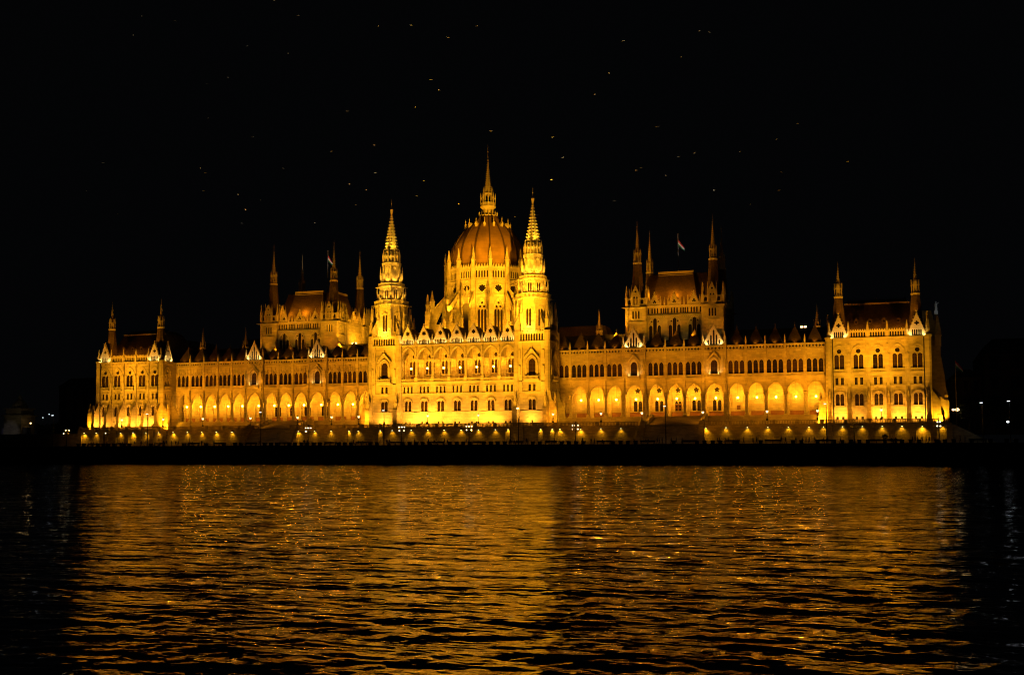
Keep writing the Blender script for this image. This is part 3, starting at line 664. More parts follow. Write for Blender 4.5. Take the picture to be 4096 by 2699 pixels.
# ------------------------------------------------------------------ the two tall towers
def tower(s):
    root = empty("river_tower", (0, 0, 0), PARL); cx = s*23.4; Y = -10.1
    wall = MB(); trim = MB()
    bigw = [lancet(0, 1.05, 25.2, 28.9, 30.1, 5)]
    mwin = TW
    for M, full in ((TR(cx, Y, 0), True), (TR(cx-5, Y+4.9, 0, R(-90)), True), (TR(cx+5, Y+4.9, 0, R(90)), True)):
        wall.T = M; trim.T = M
        b2 = [rect(-.3, .3, 11.5, 12.3)]
        lower_bay(wall, 5, RECT2, 35.2, bigw, b2)
        put("arched_window", M_arch, root, M); put("square_window", M_rect2, root, M); put("tall_window", mwin, root, M); put("basement_window", TB, root, M)
        hood(trim, 0, 1.55, 28.4, 30.9, .3, -.4, 0, 7)
        for q in (-1, 1):
            trim.box(q*1.7-.2, q*1.7+.2, -.4, 0, 25.1, 28.5)
            trim.band([(q*2.1, 29.9), (0, 32.5)], [(q*2.35, 30.2), (0, 33.0)], -.6, 0)
            for k in range(6): t = (k+.5)/6; trim.box(q*2.25*(1-t)-.14, q*2.25*(1-t)+.14, -.7, -.3, 30.2+2.6*t, 30.5+2.6*t)
            trim.box(q*3.6-.75, q*3.6+.75, -.35, 0, 20.6, 35.2); trim.box(q*3.6-.3, q*3.6+.3, -.7, -.35, 25.4, 28); trim.box(q*3.6-.3, q*3.6+.3, -.6, -.35, 30, 32.6)
        trim.tube((0, -.4, 32.8), (0, -.4, 34.2), .18, .05, 5)
        trim.box(-2.3, 2.3, -1.0, 0, 23.7, 24.1); balus(trim, -2.2, 2.2, -.85, 24.1, 25.0, .34)
        trim.box(-5, 5, -.14, 0, 13.0, 13.15); trim.box(-5, 5, -.2, 0, 14.8, 15.0); trim.box(-5, 5, -.25, 0, 20.35, 20.6); trim.box(-5.2, 5.2, -.35, 0, 23.4, 23.7); trim.box(-5.2, 5.2, -.45, 0, 34.9, 35.2)
        # parapet arcade of dark lancets
        trim.panel(rect(-4.3, 4.3, 35.2, 37.9), [lancet(-3.2+k*.8, .27, 35.35, 37.0, 37.4, 2) for k in range(9)], -.3, .35)
        trim.face(rect(-4.3, 4.3, 35.2, 37.9), .1)
        trim.mi = 1
        for k in range(9): trim.face(lancet(-3.2+k*.8, .27, 35.35, 37.0, 37.4, 2), .08)
        trim.mi = 0
        for k in range(11): x = -4.2+.4+k*.76; trim.prism([(x-.3, 37.9), (x+.3, 37.9), (x, 38.6)], -.3, .1)
        if abs(M.to_euler().z) < .1 or M.to_euler().z*s > 0:
            for q in (-1, 1):
                bm_ = MB(); bm_.T = M @ Matrix.Translation((q*4.55, 0, 0))
                bm_.sprism([(0, 10.3), (0, 21.6), (-.6, 20.6), (-.9, 18.6), (-2.4, 15.8), (-2.6, 10.3)], -.7, .7)
                build("buttress", bm_, [STONE], root)
                P = M @ Vector((q*4.55, -1.8, 16.0)); pinnacle(root, P.x, P.y, P.z, 4.2, .8)
    wall.T = trim.T = Matrix()
    wall.box(cx-4.95, cx+4.95, Y+.5, Y+9.9, 10.3, 35.2)
    for qx in (-1, 1):
        for qy in (-1, 1):
            ct = MB(); ct.ring(cx+qx*4.6, Y+4.9+qy*4.6, [(1.0, 10.3), (1.0, 38.2)], 8, R(22.5)); build("corner_turret", ct, [STONE], root)
            pinnacle(root, cx+qx*4.5, Y+4.9+qy*4.4, 38.0, 9.4, 1.05)
    build("wall", wall, [STONE], root); build("trim", trim, [STONE2, GLASS], root)
    # octagonal stages
    ox, oy = s*22.8, -6.5
    def stage(r, z0, z1, zt, wz0, wzt, hwn, pr, ph):
        st = MB(); tm = MB(); n = 8; ap = r*math.cos(R(22.5)); hs = r*math.sin(R(22.5))
        for k in range(8):
            M = TR(ox, oy, 0, R(45*k)) @ Matrix.Translation((0, -ap, 0)); st.T = M; tm.T = M
            hl = [lancet(q*hwn*1.25, hwn, wz0, wzt-.5, wzt, 3) for q in (-1, 1)]
            st.panel(rect(-hs, hs, z0, z1), hl, 0, .35)
            put("belfry_window", win_mesh("belfry_window", hl, 0, (.5,)) if (r, k) not in SW and SW.setdefault(r, None) is None and not SW.get(('m', r)) and not SW.update({('m', r): win_mesh("belfry_window", hl, 0, (.5,))}) else SW[('m', r)], root, M)
            hood(tm, 0, hwn*2.6, wzt-.6, wzt+hwn*1.6, .16, -.14, 0, 5)
            for j in range(5): x = -hs+(j+.5)*hs*2/5; tm.box(x-.11, x+.11, -.22, 0, z1-.5, z1-.1)
            # balcony round the top
            if zt > z1:
                hb = hs*1.06
                tm.box(-hb, hb, -.4, 0, z1-.1, z1+.15)
                balus(tm, -hb, hb, -.22, z1+.15, zt, .4, .22)
            # corner shaft with pinnacle
            a = R(22.5+45*k); X, Yy = ox+(r+.3)*math.cos(a), oy+(r+.3)*math.sin(a)
            tm.T = Matrix(); tm.ring(X, Yy, [(.3, z0-.3), (.26, z0+(z1-z0)*.55)], 6)
            pinnacle(root, X+.25*math.cos(a), Yy+.25*math.sin(a), z0+(z1-z0)*.2, ph, pr, a)
            if k % 2 == 0 and zt > z1: tm.tube((ox+r*math.cos(a), oy+r*math.sin(a), z1), (ox+(r+1.2)*math.cos(a), oy+(r+1.2)*math.sin(a), z1-.05), .16, .1, 5)
        st.T = Matrix(); st.ring(ox, oy, [(r*.9, z0), (r*.9, z1+.05)], 8, R(22.5))
        st.ring(ox, oy, [(r*1.02, z0-.2), (r*1.02, z0+.1)], 8, R(22.5))
        build("tower_stage", st, [STONE], root); build("balcony", tm, [STONE2], root)
    SW = {}
    stage(4.95, 38.4, 47.7, 49.1, 39.5, 44.6, .34, .55, 7.2)
    stage(3.75, 49.0, 53.4, 54.5, 49.7, 52.4, .27, .42, 4.0)
    stage(2.75, 54.5, 60.5, 60.5, 55.6, 59.2, .2, .4, 4.2)
    # flying props of the first stage
    for k in range(4):
        fp = MB(); a = R(45+90*k); fp.T = TR(ox, oy, 0, a)
        fp.prism([(4.4, 38.4), (6.3, 38.4), (6.3, 40.2), (4.5, 43.4)], -.25, .25)
        build("flying_buttress", fp, [STONE], root)
    # crown and spire
    cr = MB(); cr.ring(ox, oy, [(2.75, 60.5), (3.0, 60.6), (3.0, 60.9), (2.5, 61.0), (2.5, 62.6), (2.7, 62.7), (2.7, 63.0)], 8, R(22.5))
    for k in range(16):
        a = R(22.5*k); cr.ring(ox+2.6*math.cos(a), oy+2.6*math.sin(a), [(.24, 61), (.24, 63), (.3, 63.05), (.02, 64.4 if k % 2 else 65)], 4)
    build("crown", cr, [STONE2], root)
    sp = MB(); spire(sp, ox, oy, 2.1, 63.0, 75.4, 8, 13, .5); sp.ring(ox, oy, [(.3, 74.6), (.42, 75.6), (.3, 75.8)], 8)
    build("spire", sp, [STONE2], root)
    fn = MB(); fn.ring(ox, oy, [(.2, 75.7), (.45, 77.4), (.5, 77.6), (.1, 78)], 8); finial(fn, ox, oy, 77.5, 3.2, .07); build("finial", fn, [LIT_IRON], root)
TW = win_mesh("tall_window", [lancet(0, 1.05, 25.2, 28.9, 30.1, 5)], 1, (.28, .5, .74)); TB = win_mesh("basement_window", [rect(-.3, .3, 11.5, 12.3)], 0)
for s in (-1, 1): tower(s)

# ------------------------------------------------------------------ dome
def dome():
    root = empty("dome", (0, 18.0, 34.3), PARL); root["label"] = "great ribbed dome"
    cy_ = 16.3
    Rt = Matrix.Translation((0, -16.3, -35))
    def B_(nm, mb, mats): return build(nm, mb, mats, root, Rt)
    def P_(x, y, z, h, wd, rz=0): return put("pinnacle", PINN, root, Rt @ TR(x, y, z, rz, (wd, wd, h)))
    dr = MB(); tm = MB(); ap = 13.1; hs = ap*math.tan(R(11.25)); 
    roseh = foil(0, 54.4, 1.2, 8, 5)
    bigw = [lancet(x, .36, 36, 47.3, 47.9, 2) for x in (-.98, 0, .98)]+[circ(-.62, 48.7, .42, 8), circ(.62, 48.7, .42, 8), circ(0, 49.85, .42, 8)]
    arc5 = [lancet(-1.72+k*.86, .25, 57.75, 59.6, 60.0, 2) for k in range(5)]
    m_rose = win_mesh("rose_window", [roseh], 0); m_big = win_mesh("drum_window", bigw, 1, (.3, .6)); m_arc = win_mesh("gallery_opening", arc5, 0)
    for k in range(16):
        a = R(11.25+22.5*k); M = TR(0, cy_, 0, a) @ Matrix.Translation((0, -ap, 0)); dr.T = M; tm.T = M
        dr.panel(rect(-hs, hs, 35, 56.9), bigw+[roseh], 0, .35)
        dr.panel(rect(-hs, hs, 56.9, 60.9), arc5, -.25, .35); dr.face(rect(-hs, hs, 56.9, 60.9), .4)
        for mm, nm in ((m_rose, "rose_window"), (m_big, "drum_window")): put(nm, mm, root, Rt @ M)
        put("gallery_opening", m_arc, root, Rt @ M @ Matrix.Translation((0, -.25, 0)))
        hood(tm, 0, 1.65, 47.3, 51.2, .22, -.3, 0, 7); hood(tm, 0, 1.3, 54.4, 55.75, .18, -.16, 0, 8); tm.band([(1.3, 54.4), (0, 53.05), (-1.3, 54.4)], [(1.5, 54.4), (0, 52.85), (-1.5, 54.4)], -.16, 0)
        tm.box(-hs, hs, -.2, 0, 52.3, 52.5); tm.box(-hs, hs, -.45, 0, 56.75, 57.0); tm.box(-hs, hs, -.4, 0, 60.8, 61.0)
        for j in range(8): x = -hs+(j+.5)*hs*2/8; tm.box(x-.14, x+.14, -.32, 0, 56.2, 56.6)
        for j in range(5): x = -1.72+j*.86; tm.prism([(x-.36, 61), (x+.36, 61), (x, 62.1)], -.4, -.05)
        # pier at the corner with its pinnacle
        pa = R(22.5*k); pM = TR(0, cy_, 0, pa) @ Matrix.Translation((0, -13.5, 0)); dr.T = pM
        dr.box(-.62, .62, -.65, .6, 35, 61.2); P = pM @ Vector((0, -.2, 61.0)); P_(P.x, P.y, P.z, 6.4, .95, pa)
        # outer pier, pinnacle and flying buttress
        fb = MB(); fb.T = TR(0, cy_, 0, pa)
        fb.box(-.75, .75, -20.3, -18.6, 35, 48.6); fb.box(-.85, .85, -20.4, -18.5, 43.6, 43.9)
        fb.sprism([(-18.7, 44.0), (-18.7, 48.2), (-13.9, 53.6), (-13.9, 51.6), (-16.0, 49.6), (-17.6, 46.6)], -.35, .35)
        fb.sprism([(-18.7, 35), (-18.7, 43.6), (-13.9, 43.6), (-13.9, 42.6), (-16.3, 41.9), (-17.6, 40), (-17.9, 35)], -.35, .35)
        B_("flying_buttress", fb, [STONE])
        P = fb.T @ Vector((0, -19.45, 48.6)); P_(P.x, P.y, P.z, 5.6, 1.15, pa)
    dr.T = Matrix(); tm.T = Matrix(); dr.ring(0, cy_, [(12.6, 35), (12.6, 60.5), (11.5, 60.6)], 32)
    B_("drum", dr, [STONE]); B_("drum_trim", tm, [STONE2])
    prof = [(12.2, 60.6), (12.35, 62.5), (12.4, 65), (12.1, 67), (11.45, 69), (10.4, 71), (9.0, 73), (7.6, 74.7), (6.2, 76.1), (4.9, 77.4), (3.7, 78.6), (2.9, 79.4)]
    sh = MB(); sh.ring(0, cy_, prof, 64); o = B_("shell", sh, [COPPER])
    for p in o.data.polygons: p.use_smooth = True
    for k in range(16):
        rb = MB(); rb.T = TR(0, cy_, 0, R(22.5*k))
        vs = []; fs = []
        for r, z in prof:
            wd = .14+.12*r/12; vs += [(-wd, -r+.1, z), (-wd*.8, -r-.22, z+.06), (wd*.8, -r-.22, z+.06), (wd, -r+.1, z)]
        for i in range(len(prof)-1): fs += [(i*4+j, i*4+j+1, i*4+j+5, i*4+j+4) for j in range(3)]
        rb.add(vs, fs); B_("rib", rb, [RIB])
        a = R(22.5*k+11.25); lu = MB(); lu.T = TR(0, cy_, 0, a)
        lu.box(-.32, .32, -7.6, -6.4, 75.0, 75.8); lu.prism([(-.42, 75.8), (.42, 75.8), (0, 76.6)], -7.7, -6.3); lu.ring(0, -7.4, [(.15, 76.2), (.03, 78.0)], 4); lu.ball((0, -7.4, 77.4), .15, 5, 4)
        B_("dormer", lu, [STONE2])
    ln = MB(); ln.ring(0, cy_, [(3.1, 79.2), (3.2, 79.6), (2.9, 79.7), (1.9, 80.0), (1.75, 81.6), (2.55, 82.4), (2.6, 82.7), (1.3, 82.7)], 16)
    for k in range(16): a = R(22.5*k); ln.ring(3.05*math.cos(a), cy_+3.05*math.sin(a), [(.14, 79.5), (.14, 80.4), (.02, 80.9)], 4)
    for k in range(8):
        a = R(22.5+45*k); ln.tube((2.35*math.cos(a), cy_+2.35*math.sin(a), 82.5), (2.35*math.cos(a), cy_+2.35*math.sin(a), 85.3), .15, .12, 5)
        ln.ring(2.35*math.cos(a), cy_+2.35*math.sin(a), [(.26, 85.2), (.03, 87.1)], 4)
        ln.tube((2.35*math.cos(a), cy_+2.35*math.sin(a), 84.9), (1.35*math.cos(a), cy_+1.35*math.sin(a), 86.6), .13, .1, 4)
        ln.T = TR(0, cy_, 0, R(45*k)); balus(ln, -.95, .95, -2.2, 82.7, 83.8, .3, .16); ln.T = Matrix()
    for k in range(8): a = R(22.5+45*k); ln.tube((1.3*math.cos(a), cy_+1.3*math.sin(a), 82.7), (1.3*math.cos(a), cy_+1.3*math.sin(a), 86.6), .17, .15, 5)
    ln.ring(0, cy_, [(1.6, 86.5), (1.65, 87.0), (1.2, 87.1)], 8, R(22.5))
    for k in range(8): a = R(22.5+45*k); ln.ring(1.5*math.cos(a), cy_+1.5*math.sin(a), [(.2, 86.9), (.02, 89.2)], 4)
    B_("lantern", ln, [STONE2])
    sp = MB(); spire(sp, 0, cy_, 1.0, 87, 97.6, 8, 17, .22); B_("spire", sp, [STONE2])
    fn = MB(); finial(fn, 0, cy_, 97.3, 5.6, .1); B_("finial", fn, [LIT_IRON])
dome()

# ------------------------------------------------------------------ chamber blocks
def chamber(s):
    root = empty("chamber_block", (s*62, 6, 33), PARL); Rt = Matrix.Translation((-s*62, -6, -33))
    def B_(nm, mb, mats): return build(nm, mb, mats, root, Rt)
    xo, xi = 76.2, 47.7; y0, y1 = 6.0, 31.0
    tc = [(xi+3, y0+3), (xo-3, y0+3), (xi+3, y1-3), (xo-3, y1-3)]
    body = MB(); a, b = sorted((s*(xi+.6), s*(xo-.6))); body.box(a, b, y0+1.2, y1-1.2, 33, 45.5)
    B_("core", body, [STONE])
    W3 = [lancet(-1.25, .5, 34, 39.6, 40.2), lancet(0, .55, 34, 41.6, 42.3), lancet(1.25, .5, 34, 39.6, 40.2), circ(-.95, 41.3, .28, 8), circ(.95, 41.3, .28, 8)]
    G2 = [lancet(x, .24, 43.6, 45.0, 45.3, 2) for x in (-2.6, -1.9, -.8, 0, .8, 1.9, 2.6)]
    mw3 = win_mesh("tall_window", W3, 0, (.5,)); mg = win_mesh("gallery_window", G2, 0)
    wl = MB(); tm = MB()
    faces = [(TR(s*62, y0+.8, 0), 3, 5.8), (TR(s*(xi+.8)*1.0, (y0+y1)/2, 0, R(-90)*s), 3, 4.6), (TR(s*(xo-.8), (y0+y1)/2, 0, R(90)*s), 3, 4.6)]
    for M, nb, pt in faces:
        for i in range(nb):
            Bm = M @ Matrix.Translation(((i-(nb-1)/2)*pt, 0, 0)); wl.T = Bm; tm.T = Bm
            sc = pt/5.8
            g2 = [[(x*sc, z) for x, z in h] for h in G2]
            wl.panel(rect(-pt/2, pt/2, 33, 45.7), W3+g2, 0, .35)
            put("tall_window", mw3, root, Rt @ Bm); put("gallery_window", mg, root, Rt @ Bm @ Matrix.Diagonal((sc, 1, 1, 1)))
            hood(tm, 0, 1.8, 39.8, 42.6, .25, -.25, 0, 6)
            tm.box(-pt/2, pt/2, -.35, 0, 42.9, 43.15); tm.box(-pt/2, pt/2, -.35, 0, 45.7, 46.0)
            for k in range(9): x = -pt/2+(k+.5)*pt/9; tm.box(x-.13, x+.13, -.25, 0, 42.5, 42.8)
            gable("gable", root, Rt @ Bm @ TR(0, -.2, 46.0), 1.45, 3.2, [foil(0, 1.1, .62, 3)], 6)
            for q in (-1, 1): P = Rt @ Bm @ Vector((q*1.75*sc, -.1, 45.9)); put("pinnacle", PINN, root, TR(P.x, P.y, P.z, 0, (.45, .45, 2.9)))
            P = Rt @ Bm @ Vector((pt/2, -.1, 45.9)); put("pinnacle", PINN, root, TR(P.x, P.y, P.z, 0, (.4, .4, 2.6)))
    wl.T = tm.T = Matrix()
    B_("wall", wl, [STONE]); B_("trim", tm, [STONE2])
    # cross-shaped mansard
    rf_ = MB(); X = s*61.6
    rf_.tbox(X-7, X+7, y0+3.0, y1-3, 46, X-5.1, X+5.1, y0+6.5, y1-6.5, 56.4)
    ya, yb = 13.2, 24.5; xa, xb = sorted((s*(xi+2.5), s*(xo-2.5)))
    rf_.tbox(xa, xb, ya-1.5, yb+1.5, 46, xa+3.2, xb-3.2, ya+1, yb-1, 56.3)
    B_("roof", rf_, [TILE])
    rm = MB(); rm.box(X-5.3, X+5.3, y0+6.2, y0+6.7, 56.1, 56.8); rm.box(X-5.2, X+5.2, y0+6.1, y0+6.5, 55.6, 55.75)
    xx = xa+3.2 if s > 0 else xb-3.2
    rm.box(xx-.3, xx+.3, ya+1, yb-1, 56.0, 56.7); B_("ridge_moulding", rm, [STONE2])
    for tx, ty in tc:
        cx, cy2 = s*tx, ty; tw = MB()
        for k in range(4):
            M = TR(cx, cy2, 0, R(90*k)) @ Matrix.Translation((0, -3, 0)); tw.T = M
            h3 = [lancet(x, .24, 42.2, 44.3, 44.6, 2) for x in (-.85, 0, .85)]
            tw.panel(rect(-3, 3, 33, 45.6), h3, 0, .3)
            tw.mi = 1
            for h in h3: tw.face(h, .3)
            tw.mi = 0
            for q in (-1, 1): tw.box(q*2.6-.4, q*2.6+.4, -.2, 0, 33, 45.6)
            tw.box(-3.1, 3.1, -.25, 0, 41.2, 41.4); tw.box(-3.2, 3.2, -.45, 0, 45.4, 45.7)
            # crown
            tw.panel(rect(-2.9, 2.9, 45.7, 48.3), [lancet(-1.9, .42, 46.6, 47.5, 47.9, 2), lancet(1.9, .42, 46.6, 47.5, 47.9, 2)], -.1, .3)
            tw.panel([(-1.15, 45.7), (1.15, 45.7), (1.15, 49.8), (0, 52.2), (-1.15, 49.8)], [lancet(-.42, .24, 46.5, 48.6, 48.9, 2), lancet(.42, .24, 46.5, 48.6, 48.9, 2), circ(0, 50.3, .35, 6)], -.35, .3)
            tw.face([(-1.15, 45.7), (1.15, 45.7), (1.15, 49.8), (0, 52.2), (-1.15, 49.8)], .15)
            tw.mi = 1; tw.face([(-.9, 46.4), (.9, 46.4), (.9, 49.6), (0, 51.4), (-.9, 49.6)], -.06); tw.face(rect(-2.5, -1.3, 46.5, 48.0), .18); tw.face(rect(1.3, 2.5, 46.5, 48.0), .18); tw.mi = 0
            for q, hh, wd in ((-2.75, 6.0, .7), (-1.25, 6.2, .42), (1.25, 6.2, .42)):
                P = Rt @ M @ Vector((q, -.1, 46.2)); put("pinnacle", PINN, root, TR(P.x, P.y, P.z, 0, (wd, wd, hh)))
        # water spouts
        tw.T = Matrix()
        for q, r in ((-1, -1), (1, -1), (-1, 1), (1, 1)): tw.tube((cx+q*2.9, cy2+r*2.9, 45.5), (cx+q*4.2, cy2+r*3.6, 45.6), .17, .1, 5)
        B_("corner_tower", tw, [STONE, GLASS])
        sb = MB(); sb.ring(cx, cy2, [(2.15, 46), (1.9, 50), (1.25, 59.0)], 8, R(22.5)); B_("spire_base", sb, [TILE])
        ls = MB(); ls.ring(cx, cy2, [(1.3, 58.9), (1.4, 59.4), (1.15, 59.5), (1.15, 60.0)], 8, R(22.5))
        for k in range(8):
            a = R(22.5+45*k); ls.tube((cx+1.02*math.cos(a), cy2+1.02*math.sin(a), 59.8), (cx+1.02*math.cos(a), cy2+1.02*math.sin(a), 62.3), .14, .12, 5)
            ls.ring(cx+1.02*math.cos(a), cy2+1.02*math.sin(a), [(.2, 62), (.02, 63.6)], 4)
        ls.ring(cx, cy2, [(1.0, 62.0), (1.05, 62.3), (.75, 62.4)], 8, R(22.5)); ls.ring(cx, cy2, [(.7, 59.9), (.6, 62.2)], 8)
        spire(ls, cx, cy2, .62, 62.3, 70.2, 8, 14, .15); B_("lantern_spire", ls, [STONE2])
        f = MB(); finial(f, cx, cy2, 70.0, 2.8, .06); B_("finial", f, [LIT_IRON])
    return root
for s in (-1, 1): chamber(s)

# small far spires and rear roof line
rr = MB(); rr.sprism([(33, 33), (38, 44.0), (42, 44.0), (47, 33)], -45, 45) if False else None
rear = empty("rear_range", (0, 40, 33), PARL)
Rr_ = Matrix.Translation((0, -40, -33))
for a, b in ((18, 36), (-100, -80)):
    m = MB(); m.tbox(a-1, b+4, 26, 44, 33, a+2, b-1, 31, 39, 43.5); build("roof", m, [TILE], rear, Rr_)
for x, y, z in ((-106, 17, 46.7), (-92, 22, 46.9), (-29, 25, 48), (35.3, 23, 47.9), (101.6, 22, 46.8)):
    mb = MB(); mb.ring(x, y, [(1.9, 33), (1.0, z-7.4)], 8); mb.ring(x, y, [(1.15, z-7.4), (1.15, z-7)], 8)
    for k in range(6): a = R(60*k); mb.tube((x+.95*math.cos(a), y+.95*math.sin(a), z-7), (x+.95*math.cos(a), y+.95*math.sin(a), z-5), .12, .05, 4)
    spire(mb, x, y, .5, z-6.4, z, 8, 10, .13)
    build("turret", mb, [TILE if False else STONE2], rear, Rr_); spot((x, y-4, 36), (x, y, z-4), 300, ORA, 70)
for x, y, z in ((36.2, 24, 38.4), (97.3, 14, 38.6), (-46.6, 14, 38.6)):     # lit skylights on the roofs
    for d in (0, 1.0): mb = MB(); mb.box(x+d, x+d+.75, y, y+.3, z, z+.55); build("lit_skylight", mb, [GLOBET], rear, Rr_)

# ------------------------------------------------------------------ setting: ground, terrace, retaining wall, embankment
mb = MB(); mb.box(-900, 900, -33.4, 1500, 3.0, 5.2); build("promenade_pavement", mb, [ASPH], kind="structure")
mb = MB(); mb.box(-131, 135.8, -15.2, 60, 5.3, 10.25); mb.box(-131, 135.8, 20, 60, 10.2, 10.3); build("terrace", mb, [ASPH], kind="structure")
def quay_wall():
    root = empty("retaining_wall", (0, -15, 5.2), label="long stone retaining wall with balustrade below the building, dotted with lamps", category="retaining wall")
    Rt = Matrix.Translation((0, 15, -5.2))
    w = MB(); bal = MB(); x0, x1 = -130.3, 135.4
    w.box(x0, x1, -15.7, -15.2, 5.2, 9.9); w.tbox(x0, x1, -16.3, -15.2, 5.2, x0, x1, -16.2, -15.2, 6.15); w.box(x0, x1, -16.0, -15.1, 9.85, 10.3)
    piers = [-130, -121.2, -116.3, -111.5, -106.8, -102, -97.2, -31.6, -21.7, -14.7, 18, 22, 27.9, 31.3, 106, 111.3, 116.3, 121.3, 126.3, 131.2, 134.9]
    for p in piers: w.tbox(p-.8, p+.8, -16.6, -15.5, 5.2, p-.65, p+.65, -16.25, -15.5, 10.35)
    seg = [-130.2]+[x for x in range(-124, 132, 6)]+[135.3]
    skip = [(-66, -50), (57, 73.5)]
    for a, b in zip(seg, seg[1:]):
        if any(k0 < (a+b)/2 < k1 for k0, k1 in skip): continue
        bal.box(a-.35, a+.35, -16.05, -15.35, 10.3, 11.5)
        balus(bal, a+.35, b-.35, -15.7, 10.3, 11.4, .4, .3)
    build("wall", w, [QUAY], root, Rt); build("balustrade", bal, [QUAY], root, Rt)
    # bastions of the two river stairs
    for s in (-1, 1):
        X0, X1 = (57.3, 73.0) if s > 0 else (-65.7, -50.4)
        b = MB(); b.tbox(X0-1.4, X1+1.4, -20.5, -15, 5.2, X0, X1, -16.2, -15, 10.2)
        for q in (X0-.2, X1+.2): b.tbox(q-1.9 if q < 62*s or True else q, q+.6, -20.8, -15, 5.2, q-.6, q+.6, -16.7, -15, 11.6)
        build("stair_bastion", b, [QUAY], root, Rt)
        st = MB()
        for k in range(10): st.box(X0+.8, X1-.8, -14.6+k*1.15, -14.6+(k+1)*1.15+.2, 10.2, 10.45+k*.28)
        for q in (X0+.3, X1-.3):
            for k in range(5): st.box(q-.45, q+.45, -15+k*2, -13.4+k*2, 10.2, 11.6+k*.5)
        build("stair", st, [STONE], root, Rt)
    # side ramp at the right end
    rp = MB(); rp.sprism([(0, 0)]*0 or [(-15.2, 5.2), (-15.7, 5.2), (-15.7, 5.3), (-15.2, 5.3)], 0, .1)
    rp = MB(); rp.prism([(135.4, 5.2), (146, 5.2), (143, 6.2), (135.4, 10.2)], -15.8, -14.5); build("ramp_wall", rp, [QUAY], root, Rt)
quay_wall()
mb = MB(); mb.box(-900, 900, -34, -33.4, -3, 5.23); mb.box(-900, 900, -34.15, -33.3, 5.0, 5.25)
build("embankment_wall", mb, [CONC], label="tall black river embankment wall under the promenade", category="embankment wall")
mb = MB(); mb.box(-150, 150, -33.35, -33.2, 5.25, 5.26); 
# rail along the promenade edge
WL = [-128.29, -123.54, -114.06, -109.23, -104.26, -99.52, -94.07, -88.76, -83.51, -78.22, -72.53, -49.23, -43.75, -38.17, -31.97, -29.15, -21.7, -18.02, -11.9, -6.65, -1.53, 3.77, 9.09, 14.21, 18.2, 27.91, 31.29, 33.42, 39.37, 45.17, 50.84, 56.09, 74.12, 79.45, 85.04, 90.38, 95.65, 100.86, 104.51, 109.25, 114.12, 118.94, 123.71, 128.55, 133.33]
BR = {0: 2.4, 3: 2.6, 6: 2.4, 11: 1.6, 43: 3.4, 32: 2.2, 28: 1.9, 9: 1.5, 31: 1.3, 27: 1.8}
a = MB(); a.box(-.16, .16, -.3, 0, 0, .14); a.prism([(-.2, .14), (.2, .14), (.1, .3), (-.1, .3)], -.32, 0); WLB = a.mesh("housing", [IRON])
a = MB(); a.box(-.1, .1, -.26, -.1, -.06, -.01); WLL = a.mesh("lens", [FIX])
for i, x in enumerate(WL):
    yw = -16.35 if any(abs(x-p) < .7 for p in (-31.6, -21.7, 18.2, 27.9, 31.3)) else -15.95
    e = empty("wall_lamp", (x, yw, 9.55), label="small downlight under the terrace balustrade lighting the retaining wall, %s" % words_ord(i, len(WL)), category="wall lamp", group="downlights along the retaining wall")
    put("housing", WLB, e); put("lens", WLL, e)
    spot((x, yw-.3, 9.42), (x, yw+.2, 8.0), 165*BR.get(i, 1.0), (1, .46, .012), 112, 1, .06)

# terrace lamps with glowing heads
def lamp_post_mesh():
    p = MB(); p.ring(0, 0, [(.26, 0), (.3, .35), (.12, .6), (.08, .9), (.06, 2.0), (.12, 2.05)], 8); c = MB(); c.ring(0, 0, [(.3, 2.62), (.06, 2.95), (.04, 3.05)], 8)
    h = MB(); h.ring(0, 0, [(.13, 2.05), (.34, 2.45), (.3, 2.62)], 8); return p.mesh("post", [IRON]), c.mesh("cap", [IRON]), h.mesh("globe", [GLOBET])
LP = lamp_post_mesh()
TX = [-113.93, -98.14, -83.43, -66.26, -49.8, -38.2, -29.17, -6.86, 8.92, 31.32, 45.16, 56.66, 73.3, 90.21, 103.07, 118.81]
for i, x in enumerate(TX):
    e = empty("terrace_lamp", (x, -15.7, 11.3), label="lit lantern on a short iron post standing on the terrace balustrade, %s" % words_ord(i, len(TX)), category="street lamp", group="lanterns on the terrace balustrade")
    for nm, me in zip(("post", "cap", "globe"), LP): put(nm, me, e)
    spot((x, -15.2, 13.8), (x, -4, 10.5), 1300 if not 49 < abs(x) < 74 else 250, ORA, 150, .8)

# tall masts with white heads
p = MB(); p.tube((0, 0, 0), (0, 0, 9.8), .13, .08, 6); p.tube((0, 0, 9.7), (-.5, 0, 9.85), .05, .05, 5); MP = p.mesh("mast", [IRON])
p = MB(); p.box(-.55, .05, -.2, .2, 9.72, 9.9); MH = p.mesh("lamp_head", [GLOBEW])
TALL = [(-129.5, -29, 0), (-94.0, -29, 0), (-54.4, -29, 0), (-14.6, -29, 0), (25.4, -29, 0), (65.65, -29, 0), (105.8, -29, 0), (142.3, -20, 0), (147.5, -29, 0)]
for i, (x, y, _) in enumerate(TALL):
    e = empty("street_lamp", (x, y, 5.2), label="tall slim mast with a white lamp head on the promenade, %s" % words_ord(i, len(TALL)), category="street lamp", group="tall white street lamps on the promenade")
    put("mast", MP, e); put("lamp_head", MH, e)
    spot((x-.3, y, 14.7), (x-.3, y+3, 5), 40, COLD, 120, .8)

